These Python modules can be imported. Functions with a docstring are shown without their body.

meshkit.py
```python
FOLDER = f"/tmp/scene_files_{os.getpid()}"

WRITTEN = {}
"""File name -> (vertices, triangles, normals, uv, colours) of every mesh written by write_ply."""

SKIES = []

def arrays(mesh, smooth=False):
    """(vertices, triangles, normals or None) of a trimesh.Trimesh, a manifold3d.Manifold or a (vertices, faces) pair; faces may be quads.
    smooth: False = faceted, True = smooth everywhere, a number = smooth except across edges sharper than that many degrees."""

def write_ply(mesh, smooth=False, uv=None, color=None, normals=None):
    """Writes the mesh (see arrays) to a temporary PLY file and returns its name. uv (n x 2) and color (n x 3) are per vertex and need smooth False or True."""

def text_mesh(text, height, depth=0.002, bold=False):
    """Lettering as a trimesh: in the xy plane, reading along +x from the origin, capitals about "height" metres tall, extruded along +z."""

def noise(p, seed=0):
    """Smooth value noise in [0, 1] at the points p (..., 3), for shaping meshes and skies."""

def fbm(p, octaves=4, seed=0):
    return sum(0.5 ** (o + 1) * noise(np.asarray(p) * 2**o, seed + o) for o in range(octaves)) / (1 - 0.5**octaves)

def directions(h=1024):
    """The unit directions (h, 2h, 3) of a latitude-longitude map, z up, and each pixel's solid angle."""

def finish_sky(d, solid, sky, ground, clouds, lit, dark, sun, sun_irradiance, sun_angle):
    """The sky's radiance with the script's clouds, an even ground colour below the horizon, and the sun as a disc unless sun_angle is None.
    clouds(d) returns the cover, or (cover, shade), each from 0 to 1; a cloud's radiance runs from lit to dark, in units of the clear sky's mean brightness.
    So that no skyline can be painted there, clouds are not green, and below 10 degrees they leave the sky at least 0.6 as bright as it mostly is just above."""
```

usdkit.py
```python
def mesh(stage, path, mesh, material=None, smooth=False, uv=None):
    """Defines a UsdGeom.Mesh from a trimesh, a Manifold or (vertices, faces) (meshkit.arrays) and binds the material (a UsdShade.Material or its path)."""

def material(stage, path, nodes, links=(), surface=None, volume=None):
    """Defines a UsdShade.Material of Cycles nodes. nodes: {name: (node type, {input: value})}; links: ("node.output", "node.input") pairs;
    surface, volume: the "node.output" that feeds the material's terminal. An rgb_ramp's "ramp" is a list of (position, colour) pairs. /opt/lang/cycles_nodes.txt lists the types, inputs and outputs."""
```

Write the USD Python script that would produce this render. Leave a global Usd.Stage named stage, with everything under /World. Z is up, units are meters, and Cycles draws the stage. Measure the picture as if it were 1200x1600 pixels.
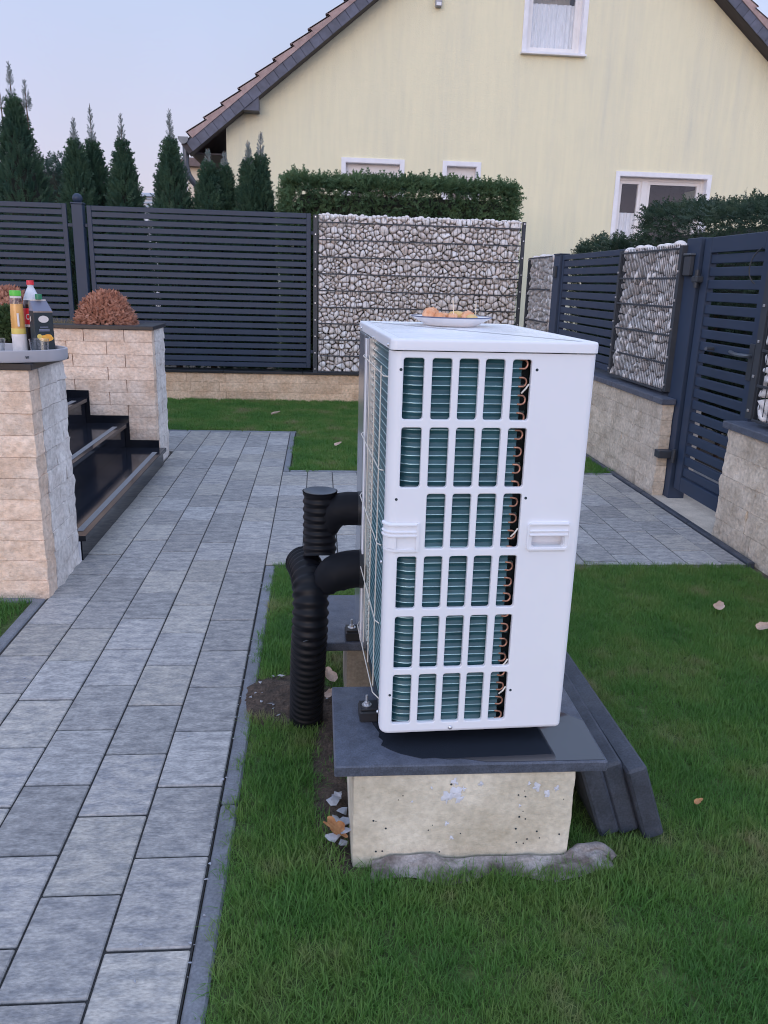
import math, random
import numpy as np, trimesh, usdkit, meshkit
from pxr import Usd, UsdGeom, UsdLux, UsdShade, Sdf, Gf, Vt
from shapely.geometry import Polygon, box as sbox, Point
from scipy.spatial import Voronoi, ConvexHull

stage = Usd.Stage.CreateInMemory()
UsdGeom.SetStageUpAxis(stage, UsdGeom.Tokens.z)
UsdGeom.SetStageMetersPerUnit(stage, 1.0)
world = UsdGeom.Xform.Define(stage, '/World')
stage.SetDefaultPrim(world.GetPrim())
UsdGeom.Scope.Define(stage, '/World/Looks')

# ------------------------------------------------------------------ camera, sky, sun, exposure
EXPOSURE = 0.95
SKY_STRENGTH = 0.12
SUN_ELEV, SUN_AZ = math.radians(4.0), math.atan2(-0.35, -1.0)
CF = np.array([0.0822, 0.9575, -0.2764]); CR = np.array([0.9966, -0.0776, 0.0278])
CF /= np.linalg.norm(CF); CR -= CF * (CR @ CF); CR /= np.linalg.norm(CR); CD = np.cross(CF, CR)
CAM = np.array([0.0, 0.0, 1.5])
cam = UsdGeom.Camera.Define(stage, '/World/camera')
cam.AddTransformOp().Set(Gf.Matrix4d(*CR, 0, *(-CD), 0, *(-CF), 0, *CAM, 1))
cam.CreateHorizontalApertureAttr(36.0); cam.CreateVerticalApertureAttr(48.0)
cam.CreateFocalLengthAttr(1249.56 / 1200 * 36.0)
cam.CreateClippingRangeAttr(Gf.Vec2f(0.05, 2000))
cam.CreateExposureAttr(EXPOSURE)

sky = UsdLux.DomeLight.Define(stage, '/World/sky')
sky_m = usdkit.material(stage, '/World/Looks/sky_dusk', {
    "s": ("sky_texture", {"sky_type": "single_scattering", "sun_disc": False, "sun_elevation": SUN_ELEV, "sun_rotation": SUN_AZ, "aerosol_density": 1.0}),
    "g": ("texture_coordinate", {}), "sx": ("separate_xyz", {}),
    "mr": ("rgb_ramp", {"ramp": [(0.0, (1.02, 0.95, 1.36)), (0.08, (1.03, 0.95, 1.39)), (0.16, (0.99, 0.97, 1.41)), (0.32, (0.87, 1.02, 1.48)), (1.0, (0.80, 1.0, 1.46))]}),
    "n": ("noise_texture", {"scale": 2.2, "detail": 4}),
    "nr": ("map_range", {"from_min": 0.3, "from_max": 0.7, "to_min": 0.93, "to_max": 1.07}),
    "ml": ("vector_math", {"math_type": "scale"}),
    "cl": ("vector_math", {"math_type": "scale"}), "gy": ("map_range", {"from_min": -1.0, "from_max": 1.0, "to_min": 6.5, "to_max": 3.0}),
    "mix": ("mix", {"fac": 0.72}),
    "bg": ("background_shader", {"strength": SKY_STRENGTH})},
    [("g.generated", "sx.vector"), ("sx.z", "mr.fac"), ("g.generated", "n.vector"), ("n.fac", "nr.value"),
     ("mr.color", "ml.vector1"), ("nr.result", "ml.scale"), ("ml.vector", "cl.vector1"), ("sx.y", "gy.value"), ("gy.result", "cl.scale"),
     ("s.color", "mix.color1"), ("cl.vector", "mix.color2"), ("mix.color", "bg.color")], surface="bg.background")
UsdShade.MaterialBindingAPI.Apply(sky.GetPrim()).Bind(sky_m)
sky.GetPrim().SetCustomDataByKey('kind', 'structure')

sun = UsdLux.DistantLight.Define(stage, '/World/sun')
sd = np.array([math.sin(SUN_AZ) * math.cos(math.radians(35)), math.cos(SUN_AZ) * math.cos(math.radians(35)), math.sin(math.radians(35))])
sd = np.array([math.sin(SUN_AZ) * math.cos(SUN_ELEV), math.cos(SUN_AZ) * math.cos(SUN_ELEV), math.sin(SUN_ELEV)])
zx = sd / np.linalg.norm(sd); xx = np.cross([0, 0, 1], zx); xx /= np.linalg.norm(xx); yx = np.cross(zx, xx)
sun.AddTransformOp().Set(Gf.Matrix4d(*xx, 0, *yx, 0, *zx, 0, 0, 0, 0, 1))
sun.CreateIntensityAttr(0.12); sun.CreateAngleAttr(40.0); sun.CreateNormalizeAttr(True) if hasattr(sun, 'CreateNormalizeAttr') else None
sun.CreateColorAttr(Gf.Vec3f(1.0, 0.93, 0.9))

# ------------------------------------------------------------------ helpers
USED = {}
def numbered(path):
    n = USED.get(path, -1) + 1; USED[path] = n
    return path if n == 0 else f'{path}_{n:03d}'

class Node:
    def __init__(s, path, base, rz=0.0): s.path, s.base, s.rz = path, np.array(base, float), rz

def tag(prim, label=None, cat=None, group=None, kind=None):
    for k, v in (('label', label), ('category', cat), ('group', group), ('kind', kind)):
        if v: prim.SetCustomDataByKey(k, v)

def thing(name, label=None, cat=None, base=(0, 0, 0), group=None, kind=None, rz=0.0):
    p = numbered('/World/' + name); x = UsdGeom.Xform.Define(stage, p)
    x.AddTranslateOp().Set(Gf.Vec3d(*map(float, base)))
    if rz: x.AddRotateZOp().Set(math.degrees(rz))
    tag(x.GetPrim(), label, cat, group, kind)
    return Node(p, base if not rz else (0, 0, 0), rz)

def arr(mesh):
    if isinstance(mesh, trimesh.Trimesh): return np.asarray(mesh.vertices, float), np.asarray(mesh.faces, int)
    v, f = mesh; v = np.asarray(v, float); f = np.asarray(f, int)
    if f.shape[1] == 4: f = np.vstack([f[:, [0, 1, 2]], f[:, [0, 2, 3]]])
    return v, f

def part(node, name, mesh, mat, smooth=False, label=None, kind=None):
    """One mesh below a thing (or below a part); mesh in world coordinates unless the thing is turned."""
    v, f = arr(mesh)
    p = numbered(node.path + '/' + name)
    m = usdkit.mesh(stage, p, trimesh.Trimesh(v - node.base, f, process=False), mat, smooth)
    tag(m.GetPrim(), label, None, None, kind)
    return Node(p, node.base)

def top(name, mesh, mat, label=None, cat=None, group=None, kind=None, smooth=False):
    v, f = arr(mesh); p = numbered('/World/' + name)
    m = usdkit.mesh(stage, p, trimesh.Trimesh(v, f, process=False), mat, smooth)
    tag(m.GetPrim(), label, cat, group, kind)
    return Node(p, (0, 0, 0))

def cat_(meshes):
    vs, fs, o = [], [], 0
    for m in meshes:
        v, f = arr(m); vs.append(v); fs.append(f + o); o += len(v)
    return np.vstack(vs), np.vstack(fs)

_U = np.array([[sx, sy, sz] for sx in (-1, 1) for sy in (-1, 1) for sz in (-1, 1)], float)
def _cb(h, c):
    pts = []
    for s in _U:
        for a in range(3):
            q = s * h; q = q - s * c; q[a] = s[a] * h[a]; pts.append(q)
    return np.array(pts)
_hull = trimesh.Trimesh(_cb(np.ones(3), 0.3), process=False).convex_hull
_src = _cb(np.ones(3), 0.3)
_map = [int(np.argmin(np.linalg.norm(_src - v, axis=1))) for v in _hull.vertices]
_CBF = np.array([[_map[i] for i in f] for f in _hull.faces])
def cbox(x0, x1, y0, y1, z0, z1, c=0.003):
    """Box with chamfered edges."""
    h = np.array([x1 - x0, y1 - y0, z1 - z0]) / 2; c = min(c, h.min() * 0.45)
    return _cb(h, c) + np.array([x0 + x1, y0 + y1, z0 + z1]) / 2, _CBF

def obox(c, ax, ay, az, hx, hy, hz, ch=0.003):
    """Oriented chamfered box: centre, three unit axes, half sizes."""
    v, f = cbox(-hx, hx, -hy, hy, -hz, hz, ch)
    return np.asarray(c) + v @ np.array([ax, ay, az], float), f

def tube(path, r, n=8, cap=True):
    path = np.asarray(path, float); m = len(path)
    r = np.full(m, r) if np.ndim(r) == 0 else np.asarray(r, float)
    t = np.gradient(path, axis=0); t /= np.linalg.norm(t, axis=1, keepdims=True) + 1e-12
    u = np.cross(t[0], [0, 0, 1.0]);
    if np.linalg.norm(u) < 1e-3: u = np.cross(t[0], [0, 1.0, 0])
    u /= np.linalg.norm(u); V = []
    a = np.arange(n) / n * 2 * np.pi
    for i in range(m):
        u = u - t[i] * (u @ t[i]); u /= np.linalg.norm(u); w = np.cross(t[i], u)
        V.append(path[i] + r[i] * (np.cos(a)[:, None] * u + np.sin(a)[:, None] * w))
    V = np.vstack(V); F = []
    for i in range(m - 1):
        for j in range(n):
            k = (j + 1) % n; F += [[i * n + j, i * n + k, (i + 1) * n + k], [i * n + j, (i + 1) * n + k, (i + 1) * n + j]]
    if cap:
        V = np.vstack([V, path[0], path[-1]]); c0 = m * n
        for j in range(n):
            k = (j + 1) % n; F += [[c0, k, j], [c0 + 1, (m - 1) * n + j, (m - 1) * n + k]]
    return V, np.array(F)

def lathe(prof, c, n=24):
    prof = np.asarray(prof, float); a = np.arange(n) / n * 2 * np.pi
    V = np.vstack([np.stack([r * np.cos(a), r * np.sin(a), np.full(n, z)], 1) for r, z in prof]) + np.asarray(c); F = []
    for i in range(len(prof) - 1):
        for j in range(n):
            k = (j + 1) % n; F += [[i * n + j, i * n + k, (i + 1) * n + k], [i * n + j, (i + 1) * n + k, (i + 1) * n + j]]
    return V, np.array(F)

def spline(pts, n):
    from scipy.interpolate import CubicSpline
    pts = np.asarray(pts, float); t = np.r_[0, np.cumsum(np.linalg.norm(np.diff(pts, axis=0), axis=1))]
    return CubicSpline(t, pts)(np.linspace(0, t[-1], n))

def extrude(poly, h):
    return trimesh.creation.extrude_polygon(poly, h, engine='earcut')
def xz_extrude(poly, y0, y1):
    """Polygon in (x, z) pulled from y0 to y1."""
    m = extrude(poly, abs(y1 - y0)); v = np.asarray(m.vertices)
    return np.stack([v[:, 0], min(y0, y1) + v[:, 2], v[:, 1]], 1), np.asarray(m.faces)[:, ::-1]
def yz_extrude(poly, x0, x1):
    m = extrude(poly, abs(x1 - x0)); v = np.asarray(m.vertices)
    return np.stack([min(x0, x1) + v[:, 2], v[:, 0], v[:, 1]], 1), np.asarray(m.faces)

def rrect(x0, x1, z0, z1, r, n=4):
    o = []
    for cx, cz, a0 in ((x1 - r, z1 - r, 0), (x0 + r, z1 - r, 90), (x0 + r, z0 + r, 180), (x1 - r, z0 + r, 270)):
        for k in range(n + 1):
            a = math.radians(a0 + 90 * k / n); o.append((cx + r * math.cos(a), cz + r * math.sin(a)))
    return np.array(o)

def sheet(poly, z):
    v, f = trimesh.creation.triangulate_polygon(poly, engine='earcut')
    f = np.asarray(f); v = np.asarray(v)
    a, b, c = v[f[:, 0]], v[f[:, 1]], v[f[:, 2]]
    neg = (b - a)[:, 0] * (c - a)[:, 1] - (b - a)[:, 1] * (c - a)[:, 0] < 0
    f[neg] = f[neg][:, ::-1]
    return np.c_[v, np.full(len(v), z)], f

def rock(x0, x1, y0, y1, z0, z1, seg=0.05, amp=0.012, seed=0, rough=(), ch=0.0008):
    """Stone block: grid box whose faces named in rough (-x +x -y +y -z +z) are pitched, edges chipped."""
    lo, hi = np.array([x0, y0, z0]), np.array([x1, y1, z1]); L = hi - lo
    n = np.maximum(2, np.round(L / seg).astype(int)); idx = {}; V = []; F = []
    def vid(i, j, k):
        if (i, j, k) not in idx:
            idx[i, j, k] = len(V); V.append((i, j, k))
        return idx[i, j, k]
    for ax in range(3):
        b, c = (ax + 1) % 3, (ax + 2) % 3
        for side in (0, n[ax]):
            if not ((('-' if side == 0 else '+') + 'xyz'[ax]) in rough): 
                bs, cs = [0, n[b]], [0, n[c]]
                bs, cs = list(range(n[b] + 1)), list(range(n[c] + 1))
            else: bs, cs = list(range(n[b] + 1)), list(range(n[c] + 1))
            for p in range(len(bs) - 1):
                for q in range(len(cs) - 1):
                    quad = []
                    for (pp, qq) in ((p, q), (p + 1, q), (p + 1, q + 1), (p, q + 1)):
                        t = [0, 0, 0]; t[ax] = side; t[b] = bs[pp]; t[c] = cs[qq]; quad.append(vid(*t))
                    if side == 0: quad = quad[::-1]
                    F += [[quad[0], quad[1], quad[2]], [quad[0], quad[2], quad[3]]]
    I = np.array(V); P = lo + L * I / n; D = np.zeros_like(P)
    edge = ((I == 0) | (I == n)).sum(1)
    for ax in range(3):
        for side, sg, nm in ((0, -1, '-'), (n[ax], 1, '+')):
            on = I[:, ax] == side
            if nm + 'xyz'[ax] in rough:
                o = meshkit.fbm(P[on] * 15 + seed * 3.7, 4, seed) - 0.42
                D[on, ax] += sg * amp * 2.2 * o * np.where(edge[on] >= 2, 0.75, 1.0)
    ctr = (lo + hi) / 2
    for ax in range(3):
        m = (edge >= 2) & ((I[:, ax] == 0) | (I[:, ax] == n[ax]))
        D[m, ax] -= np.sign(P[m, ax] - ctr[ax]) * ch * (0.6 + 0.8 * meshkit.noise(P[m] * 25 + seed, seed))
    return P + D, np.array(F)

# ------------------------------------------------------------------ materials
def mat(name, col, rough=0.6, var=0.12, scale=8.0, stretch=(1, 1, 1), bump=0.0, bscale=40.0, metal=0.0, spec=0.5, obj=0.0, isl=0.0,
        col2=None, fine=0.0, fscale=120.0, trans=0.0, coat=0.0, rvar=0.0, hueobj=0.0, lo=0.35, hi=0.65, sub=None):
    c = np.array(col, float); c2 = np.array(col2, float) if col2 is not None else None
    a, b = (np.clip(c * (1 - var), 0, 1), np.clip(c * (1 + var), 0, 1)) if c2 is None else (c, c2)
    N = {"geo": ("geometry", {}), "map": ("mapping", {"scale": stretch}),
         "n": ("noise_texture", {"scale": scale, "detail": 5, "roughness": 0.6}),
         "r": ("rgb_ramp", {"ramp": [(lo, tuple(a)), (hi, tuple(b))]}),
         "p": ("principled_bsdf", {"roughness": rough, "metallic": metal, "specular_ior_level": spec, "coat_weight": coat})}
    K = [("geo.position", "map.vector"), ("map.vector", "n.vector"), ("n.fac", "r.fac")]
    out = "r.color"
    if fine:
        N["fn"] = ("noise_texture", {"scale": fscale, "detail": 3}); N["fr"] = ("rgb_ramp", {"ramp": [(0.3, (1 - fine,) * 3), (0.7, (1 + fine,) * 3)]})
        N["fm"] = ("vector_math", {"math_type": "multiply"})
        K += [("map.vector", "fn.vector"), ("fn.fac", "fr.fac"), (out, "fm.vector1"), ("fr.color", "fm.vector2")]; out = "fm.vector"
    if obj or isl:
        N["oi"] = ("object_info", {}) if obj else ("geometry", {})
        src = "oi.random" if obj else "oi.random_per_island"; w = obj or isl
        N["om"] = ("map_range", {"to_min": 1 - w, "to_max": 1 + w}); N["hv"] = ("hsv", {})
        K += [(src, "om.value"), ("om.result", "hv.value"), (out, "hv.color")]; out = "hv.color"
        if hueobj:
            N["wn"] = ("white_noise_texture", {"dimensions": "1D"}); N["hm"] = ("map_range", {"to_min": 0.35, "to_max": 0.35 + hueobj})
            K += [(src, "wn.w"), ("wn.value", "hm.value"), ("hm.result", "hv.saturation")]
    K.append((out, "p.base_color"))
    if rvar:
        N["rr"] = ("map_range", {"from_min": 0.35, "from_max": 0.65, "to_min": rough - rvar, "to_max": rough + rvar})
        N["rn"] = ("noise_texture", {"scale": scale * 0.6, "detail": 4}); K += [("geo.position", "rn.vector"), ("rn.fac", "rr.value"), ("rr.result", "p.roughness")]
    if bump:
        N["bn"] = ("noise_texture", {"scale": bscale, "detail": 5, "roughness": 0.65}); N["bu"] = ("bump", {"strength": 1.0, "distance": bump})
        K += [("map.vector", "bn.vector"), ("bn.fac", "bu.height"), ("bu.normal", "p.normal")]
    surf = "p.BSDF"
    if trans:
        N["tl"] = ("translucent_bsdf", {}); N["mx"] = ("mix_closure", {"fac": trans})
        K += [(out, "tl.color"), ("p.BSDF", "mx.closure1"), ("tl.BSDF", "mx.closure2")]; surf = "mx.closure"
    return usdkit.material(stage, '/World/Looks/' + name, N, K, surface=surf)

M = {}
M['ground'] = mat('bare_ground', (0.07, 0.055, 0.04), 0.95, 0.4, 3, bump=0.01)
M['bed'] = mat('joint_sand', (0.030, 0.030, 0.030), 0.95, 0.3, 60, bump=0.004, bscale=200)
M['soil'] = mat('loose_soil', (0.075, 0.052, 0.038), 0.95, 0.45, 25, bump=0.02, bscale=70, fine=0.4)
M['lawn'] = mat('lawn_thatch', (0.045, 0.075, 0.018), 0.95, 0, 9, col2=(0.085, 0.125, 0.032), bump=0.01, fine=0.4)
M['street'] = mat('street_paving', (0.42, 0.41, 0.40), 0.8, 0.12, 4)
M['paver'] = mat('concrete_paver', (0.195, 0.198, 0.208), 0.62, 0, 9, stretch=(1.6, 3.6, 1), col2=(0.375, 0.360, 0.340), obj=0.20, hueobj=1.0, fine=0.24, fscale=42, bump=0.0016, bscale=60, rvar=0.1, spec=0.4)
M['paver_warm'] = mat('concrete_paver_beige', (0.225, 0.225, 0.225), 0.62, 0, 9, stretch=(1.6, 3.6, 1), col2=(0.41, 0.385, 0.345), obj=0.12, fine=0.24, fscale=42, bump=0.0016, bscale=60, rvar=0.1, spec=0.4)
M['kerb'] = mat('kerb_concrete', (0.155, 0.165, 0.185), 0.7, 0.15, 14, fine=0.2, fscale=150, bump=0.001, obj=0.08)
M['basalt'] = mat('basalt', (0.036, 0.043, 0.058), 0.55, 0.2, 20, fine=0.25, fscale=160, bump=0.0008, bscale=120, rvar=0.1)
M['granite'] = mat('granite_slab', (0.062, 0.072, 0.097), 0.42, 0.2, 26, fine=0.3, fscale=240, bump=0.0004, bscale=200, rvar=0.08)
M['polished'] = mat('polished_black_granite', (0.006, 0.007, 0.010), 0.09, 0.3, 150, spec=0.32)
M['cap'] = mat('black_cap_stone', (0.010, 0.011, 0.014), 0.3, 0.3, 90)
M['grip'] = mat('grip_strip', (0.20, 0.20, 0.21), 0.8, 0.1, 60)
M['concrete'] = mat('cream_concrete', (0.42, 0.375, 0.28), 0.85, 0, 4, col2=(0.62, 0.575, 0.465), fine=0.12, fscale=60, bump=0.004, bscale=45)
M['concrete2'] = mat('grey_concrete', (0.20, 0.175, 0.14), 0.9, 0.2, 8, fine=0.15, bump=0.003)
M['thresh'] = mat('pale_concrete', (0.52, 0.46, 0.38), 0.85, 0.12, 9, fine=0.12, bump=0.002)
M['stone'] = mat('split_sandstone', (0.72, 0.525, 0.385), 0.88, 0, 7, col2=(0.82, 0.66, 0.53), fine=0.16, fscale=40, bump=0.016, bscale=30, obj=0.09)
M['stone_skylit'] = mat('split_sandstone_skylit', (0.66, 0.60, 0.55), 0.88, 0, 7, col2=(0.80, 0.75, 0.70), fine=0.16, fscale=40, bump=0.016, bscale=30, obj=0.08)  # same stone for side faces, greyer sky light put into the colour
M['stone_grey'] = mat('split_grey_stone', (0.48, 0.405, 0.315), 0.9, 0, 6, col2=(0.66, 0.57, 0.46), fine=0.18, fscale=40, bump=0.018, bscale=28, obj=0.1)
M['stone_tan'] = mat('split_tan_stone', (0.60, 0.40, 0.25), 0.9, 0, 6, col2=(0.74, 0.54, 0.37), fine=0.18, fscale=40, bump=0.016, bscale=28, obj=0.1)
M['mortar'] = mat('mortar_core', (0.74, 0.62, 0.50), 0.95, 0.1, 20)
M['mortar_dark'] = mat('mortar_core_grey', (0.55, 0.48, 0.40), 0.95, 0.1, 20)
M['fence'] = mat('anthracite_paint', (0.020, 0.033, 0.060), 0.48, 0.08, 3, spec=0.38)
M['wire'] = mat('anthracite_wire', (0.025, 0.03, 0.038), 0.5, 0.1, 9)
M['zinc'] = mat('zinc_bolt', (0.62, 0.63, 0.65), 0.3, 0.1, 60, metal=0.9)
for k, (a, b) in enumerate([((0.68, 0.63, 0.60), (0.82, 0.78, 0.75)), ((0.76, 0.74, 0.72), (0.86, 0.84, 0.83)), ((0.54, 0.49, 0.46), (0.74, 0.69, 0.65)), ((0.70, 0.61, 0.56), (0.82, 0.75, 0.70))]):
    M[f'pebble{k}'] = mat(f'pebble_{k}', a, 0.8, 0, 30, col2=b, isl=0.13, bump=0.003, bscale=90)
M['pebble_core'] = mat('pebble_core', (0.09, 0.085, 0.08), 0.95, 0.3, 25)
M['white'] = mat('white_enamel', (0.715, 0.735, 0.775), 0.34, 0.012, 3, spec=0.5)
M['lid'] = mat('wet_white_lid', (0.66, 0.70, 0.75), 0.16, 0, 4, stretch=(2.5, 9, 1), col2=(0.75, 0.775, 0.815), rvar=0.1, bump=0.0004, bscale=60)
M['galv'] = mat('galvanised', (0.55, 0.57, 0.60), 0.22, 0.08, 12, metal=0.95)
M['wireguard'] = mat('cream_wire', (0.66, 0.62, 0.55), 0.4, 0.05, 9)
M['coil'] = usdkit.material(stage, '/World/Looks/coil_fins', {
    "geo": ("geometry", {}), "m": ("mapping", {"scale": (900, 900, 3)}), "n": ("noise_texture", {"scale": 1, "detail": 2}),
    "m2": ("mapping", {"scale": (9, 9, 16)}), "n2": ("noise_texture", {"scale": 1, "detail": 3}),
    "r": ("rgb_ramp", {"ramp": [(0.3, (0.012, 0.052, 0.068)), (0.7, (0.028, 0.100, 0.122))]}),
    "b": ("bump", {"strength": 0.5, "distance": 0.001}),
    "p": ("principled_bsdf", {"roughness": 0.36, "metallic": 0.0, "specular_ior_level": 0.45})},
    [("geo.position", "m.vector"), ("m.vector", "n.vector"), ("geo.position", "m2.vector"), ("m2.vector", "n2.vector"), ("n2.fac", "r.fac"), ("r.color", "p.base_color"), ("n.fac", "b.height"), ("b.normal", "p.normal")], surface="p.BSDF")
M['coiltube'] = mat('coil_tube_highlight', (0.40, 0.58, 0.60), 0.3, 0.25, 14, metal=0.75)  # bright highlight along the tubes put into the colour
M['copper'] = mat('copper', (0.36, 0.19, 0.135), 0.42, 0.35, 60, metal=0.85)
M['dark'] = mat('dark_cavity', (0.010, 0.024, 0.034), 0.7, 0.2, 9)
M['rubber'] = mat('black_rubber', (0.010, 0.011, 0.013), 0.45, 0.2, 20)
M['hose'] = mat('black_corrugated_plastic', (0.0035, 0.004, 0.006), 0.45, 0.15, 14, spec=0.22)
M['foam'] = mat('black_foam_sleeve', (0.006, 0.007, 0.010), 0.6, 0.15, 40, bump=0.0008, spec=0.15)
M['stucco'] = usdkit.material(stage, '/World/Looks/yellow_stucco', {
    "geo": ("geometry", {}), "m": ("mapping", {"scale": (1.9, 1.9, 0.16)}), "n": ("noise_texture", {"scale": 1.0, "detail": 6, "roughness": 0.68}),
    "m2": ("mapping", {"scale": (11, 11, 1.3)}), "n2": ("noise_texture", {"scale": 1.0, "detail": 4}),
    "r": ("rgb_ramp", {"ramp": [(0.22, (0.58, 0.575, 0.46)), (0.35, (0.70, 0.665, 0.49)), (0.48, (0.745, 0.70, 0.495)), (0.70, (0.77, 0.72, 0.505))]}),
    "r2": ("rgb_ramp", {"ramp": [(0.28, (0.955, 0.96, 0.965)), (0.6, (1.01, 1.01, 1.0))]}), "mu": ("vector_math", {"math_type": "multiply"}),
    "bn": ("noise_texture", {"scale": 55, "detail": 3}), "b": ("bump", {"strength": 0.8, "distance": 0.006}),
    "p": ("principled_bsdf", {"roughness": 0.9, "specular_ior_level": 0.2})},
    [("geo.position", "m.vector"), ("m.vector", "n.vector"), ("geo.position", "m2.vector"), ("m2.vector", "n2.vector"), ("n.fac", "r.fac"), ("n2.fac", "r2.fac"),
     ("r.color", "mu.vector1"), ("r2.color", "mu.vector2"), ("mu.vector", "p.base_color"), ("geo.position", "bn.vector"), ("bn.fac", "b.height"), ("b.normal", "p.normal")], surface="p.BSDF")
M['trim'] = mat('white_trim', (0.74, 0.74, 0.76), 0.6, 0.05, 6)
M['pvc'] = mat('white_window_plastic', (0.72, 0.70, 0.68), 0.4, 0.03, 5)
M['curtain'] = mat('net_curtain', (0.80, 0.80, 0.83), 0.9, 0.12, 30, stretch=(3, 1, 0.2))
M['room'] = mat('dark_room', (0.035, 0.028, 0.03), 0.9, 0.2, 3)
M['blind'] = mat('pale_blind', (0.62, 0.55, 0.54), 0.8, 0.1, 3)
def panemat(name, tint, rough, base):
    return usdkit.material(stage, '/World/Looks/' + name, {
        "f": ("layer_weight", {"blend": 0.5}), "pw": ("math", {"math_type": "power", "value2": 4.0}), "ma": ("math", {"math_type": "multiply_add", "value2": 0.85, "value3": base}),
        "t": ("transparent_bsdf", {"color": tint}), "g": ("glossy_bsdf", {"color": (0.95, 0.95, 0.97), "roughness": rough}), "mx": ("mix_closure", {})},
        [("f.facing", "pw.value1"), ("pw.value", "ma.value1"), ("ma.value", "mx.fac"), ("t.BSDF", "mx.closure1"), ("g.BSDF", "mx.closure2")], surface="mx.closure")
M['glass'] = panemat('pane_glass', (0.93, 0.94, 0.94), 0.02, 0.03)
M['slate'] = mat('slate_plate', (0.085, 0.092, 0.125), 0.6, 0.18, 9, obj=0.14)
M['soffit'] = mat('brown_soffit', (0.040, 0.034, 0.036), 0.7, 0.25, 6, stretch=(1, 8, 1))
M['tile'] = mat('roof_tile_skylit', (0.30, 0.205, 0.185), 0.75, 0, 8, col2=(0.40, 0.29, 0.265), obj=0.12, bump=0.002)  # reddish tile, pink sky light on its sides put into the colour
M['tile_top'] = mat('roof_tile_dark', (0.13, 0.095, 0.09), 0.7, 0.25, 6)
M['gutter'] = mat('zinc_gutter', (0.10, 0.115, 0.135), 0.4, 0.15, 8, metal=0.5)
def leafmat(name, a, b, tr=0.25, rough=0.6, isl=0.28, scale=4.0):
    return mat(name, a, rough, 0, scale, col2=b, isl=isl, trans=tr, spec=0.3)
M['thuja'] = leafmat('thuja_green', (0.035, 0.085, 0.058), (0.080, 0.150, 0.085))
M['thuja_tip'] = leafmat('thuja_tip_sky_bleed', (0.22, 0.27, 0.25), (0.42, 0.45, 0.44), 0.4)  # bright sky bleeding through thin tips, put into the colour
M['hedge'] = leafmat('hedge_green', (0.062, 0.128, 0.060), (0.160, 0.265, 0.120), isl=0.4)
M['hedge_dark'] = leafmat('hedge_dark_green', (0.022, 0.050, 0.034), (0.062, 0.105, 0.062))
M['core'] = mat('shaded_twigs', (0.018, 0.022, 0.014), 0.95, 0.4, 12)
M['bark'] = mat('bark', (0.10, 0.07, 0.05), 0.9, 0.3, 20)
M['rust_leaf'] = leafmat('rust_brown_leaf', (0.46, 0.20, 0.125), (0.68, 0.36, 0.25), 0.2, isl=0.25)
M['olive'] = leafmat('olive_green_leaf', (0.05, 0.085, 0.03), (0.11, 0.16, 0.06))
M['straw'] = leafmat('straw', (0.22, 0.18, 0.10), (0.36, 0.31, 0.19))
M['far_tree'] = leafmat('far_tree_green', (0.035, 0.075, 0.06), (0.06, 0.11, 0.085))
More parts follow.
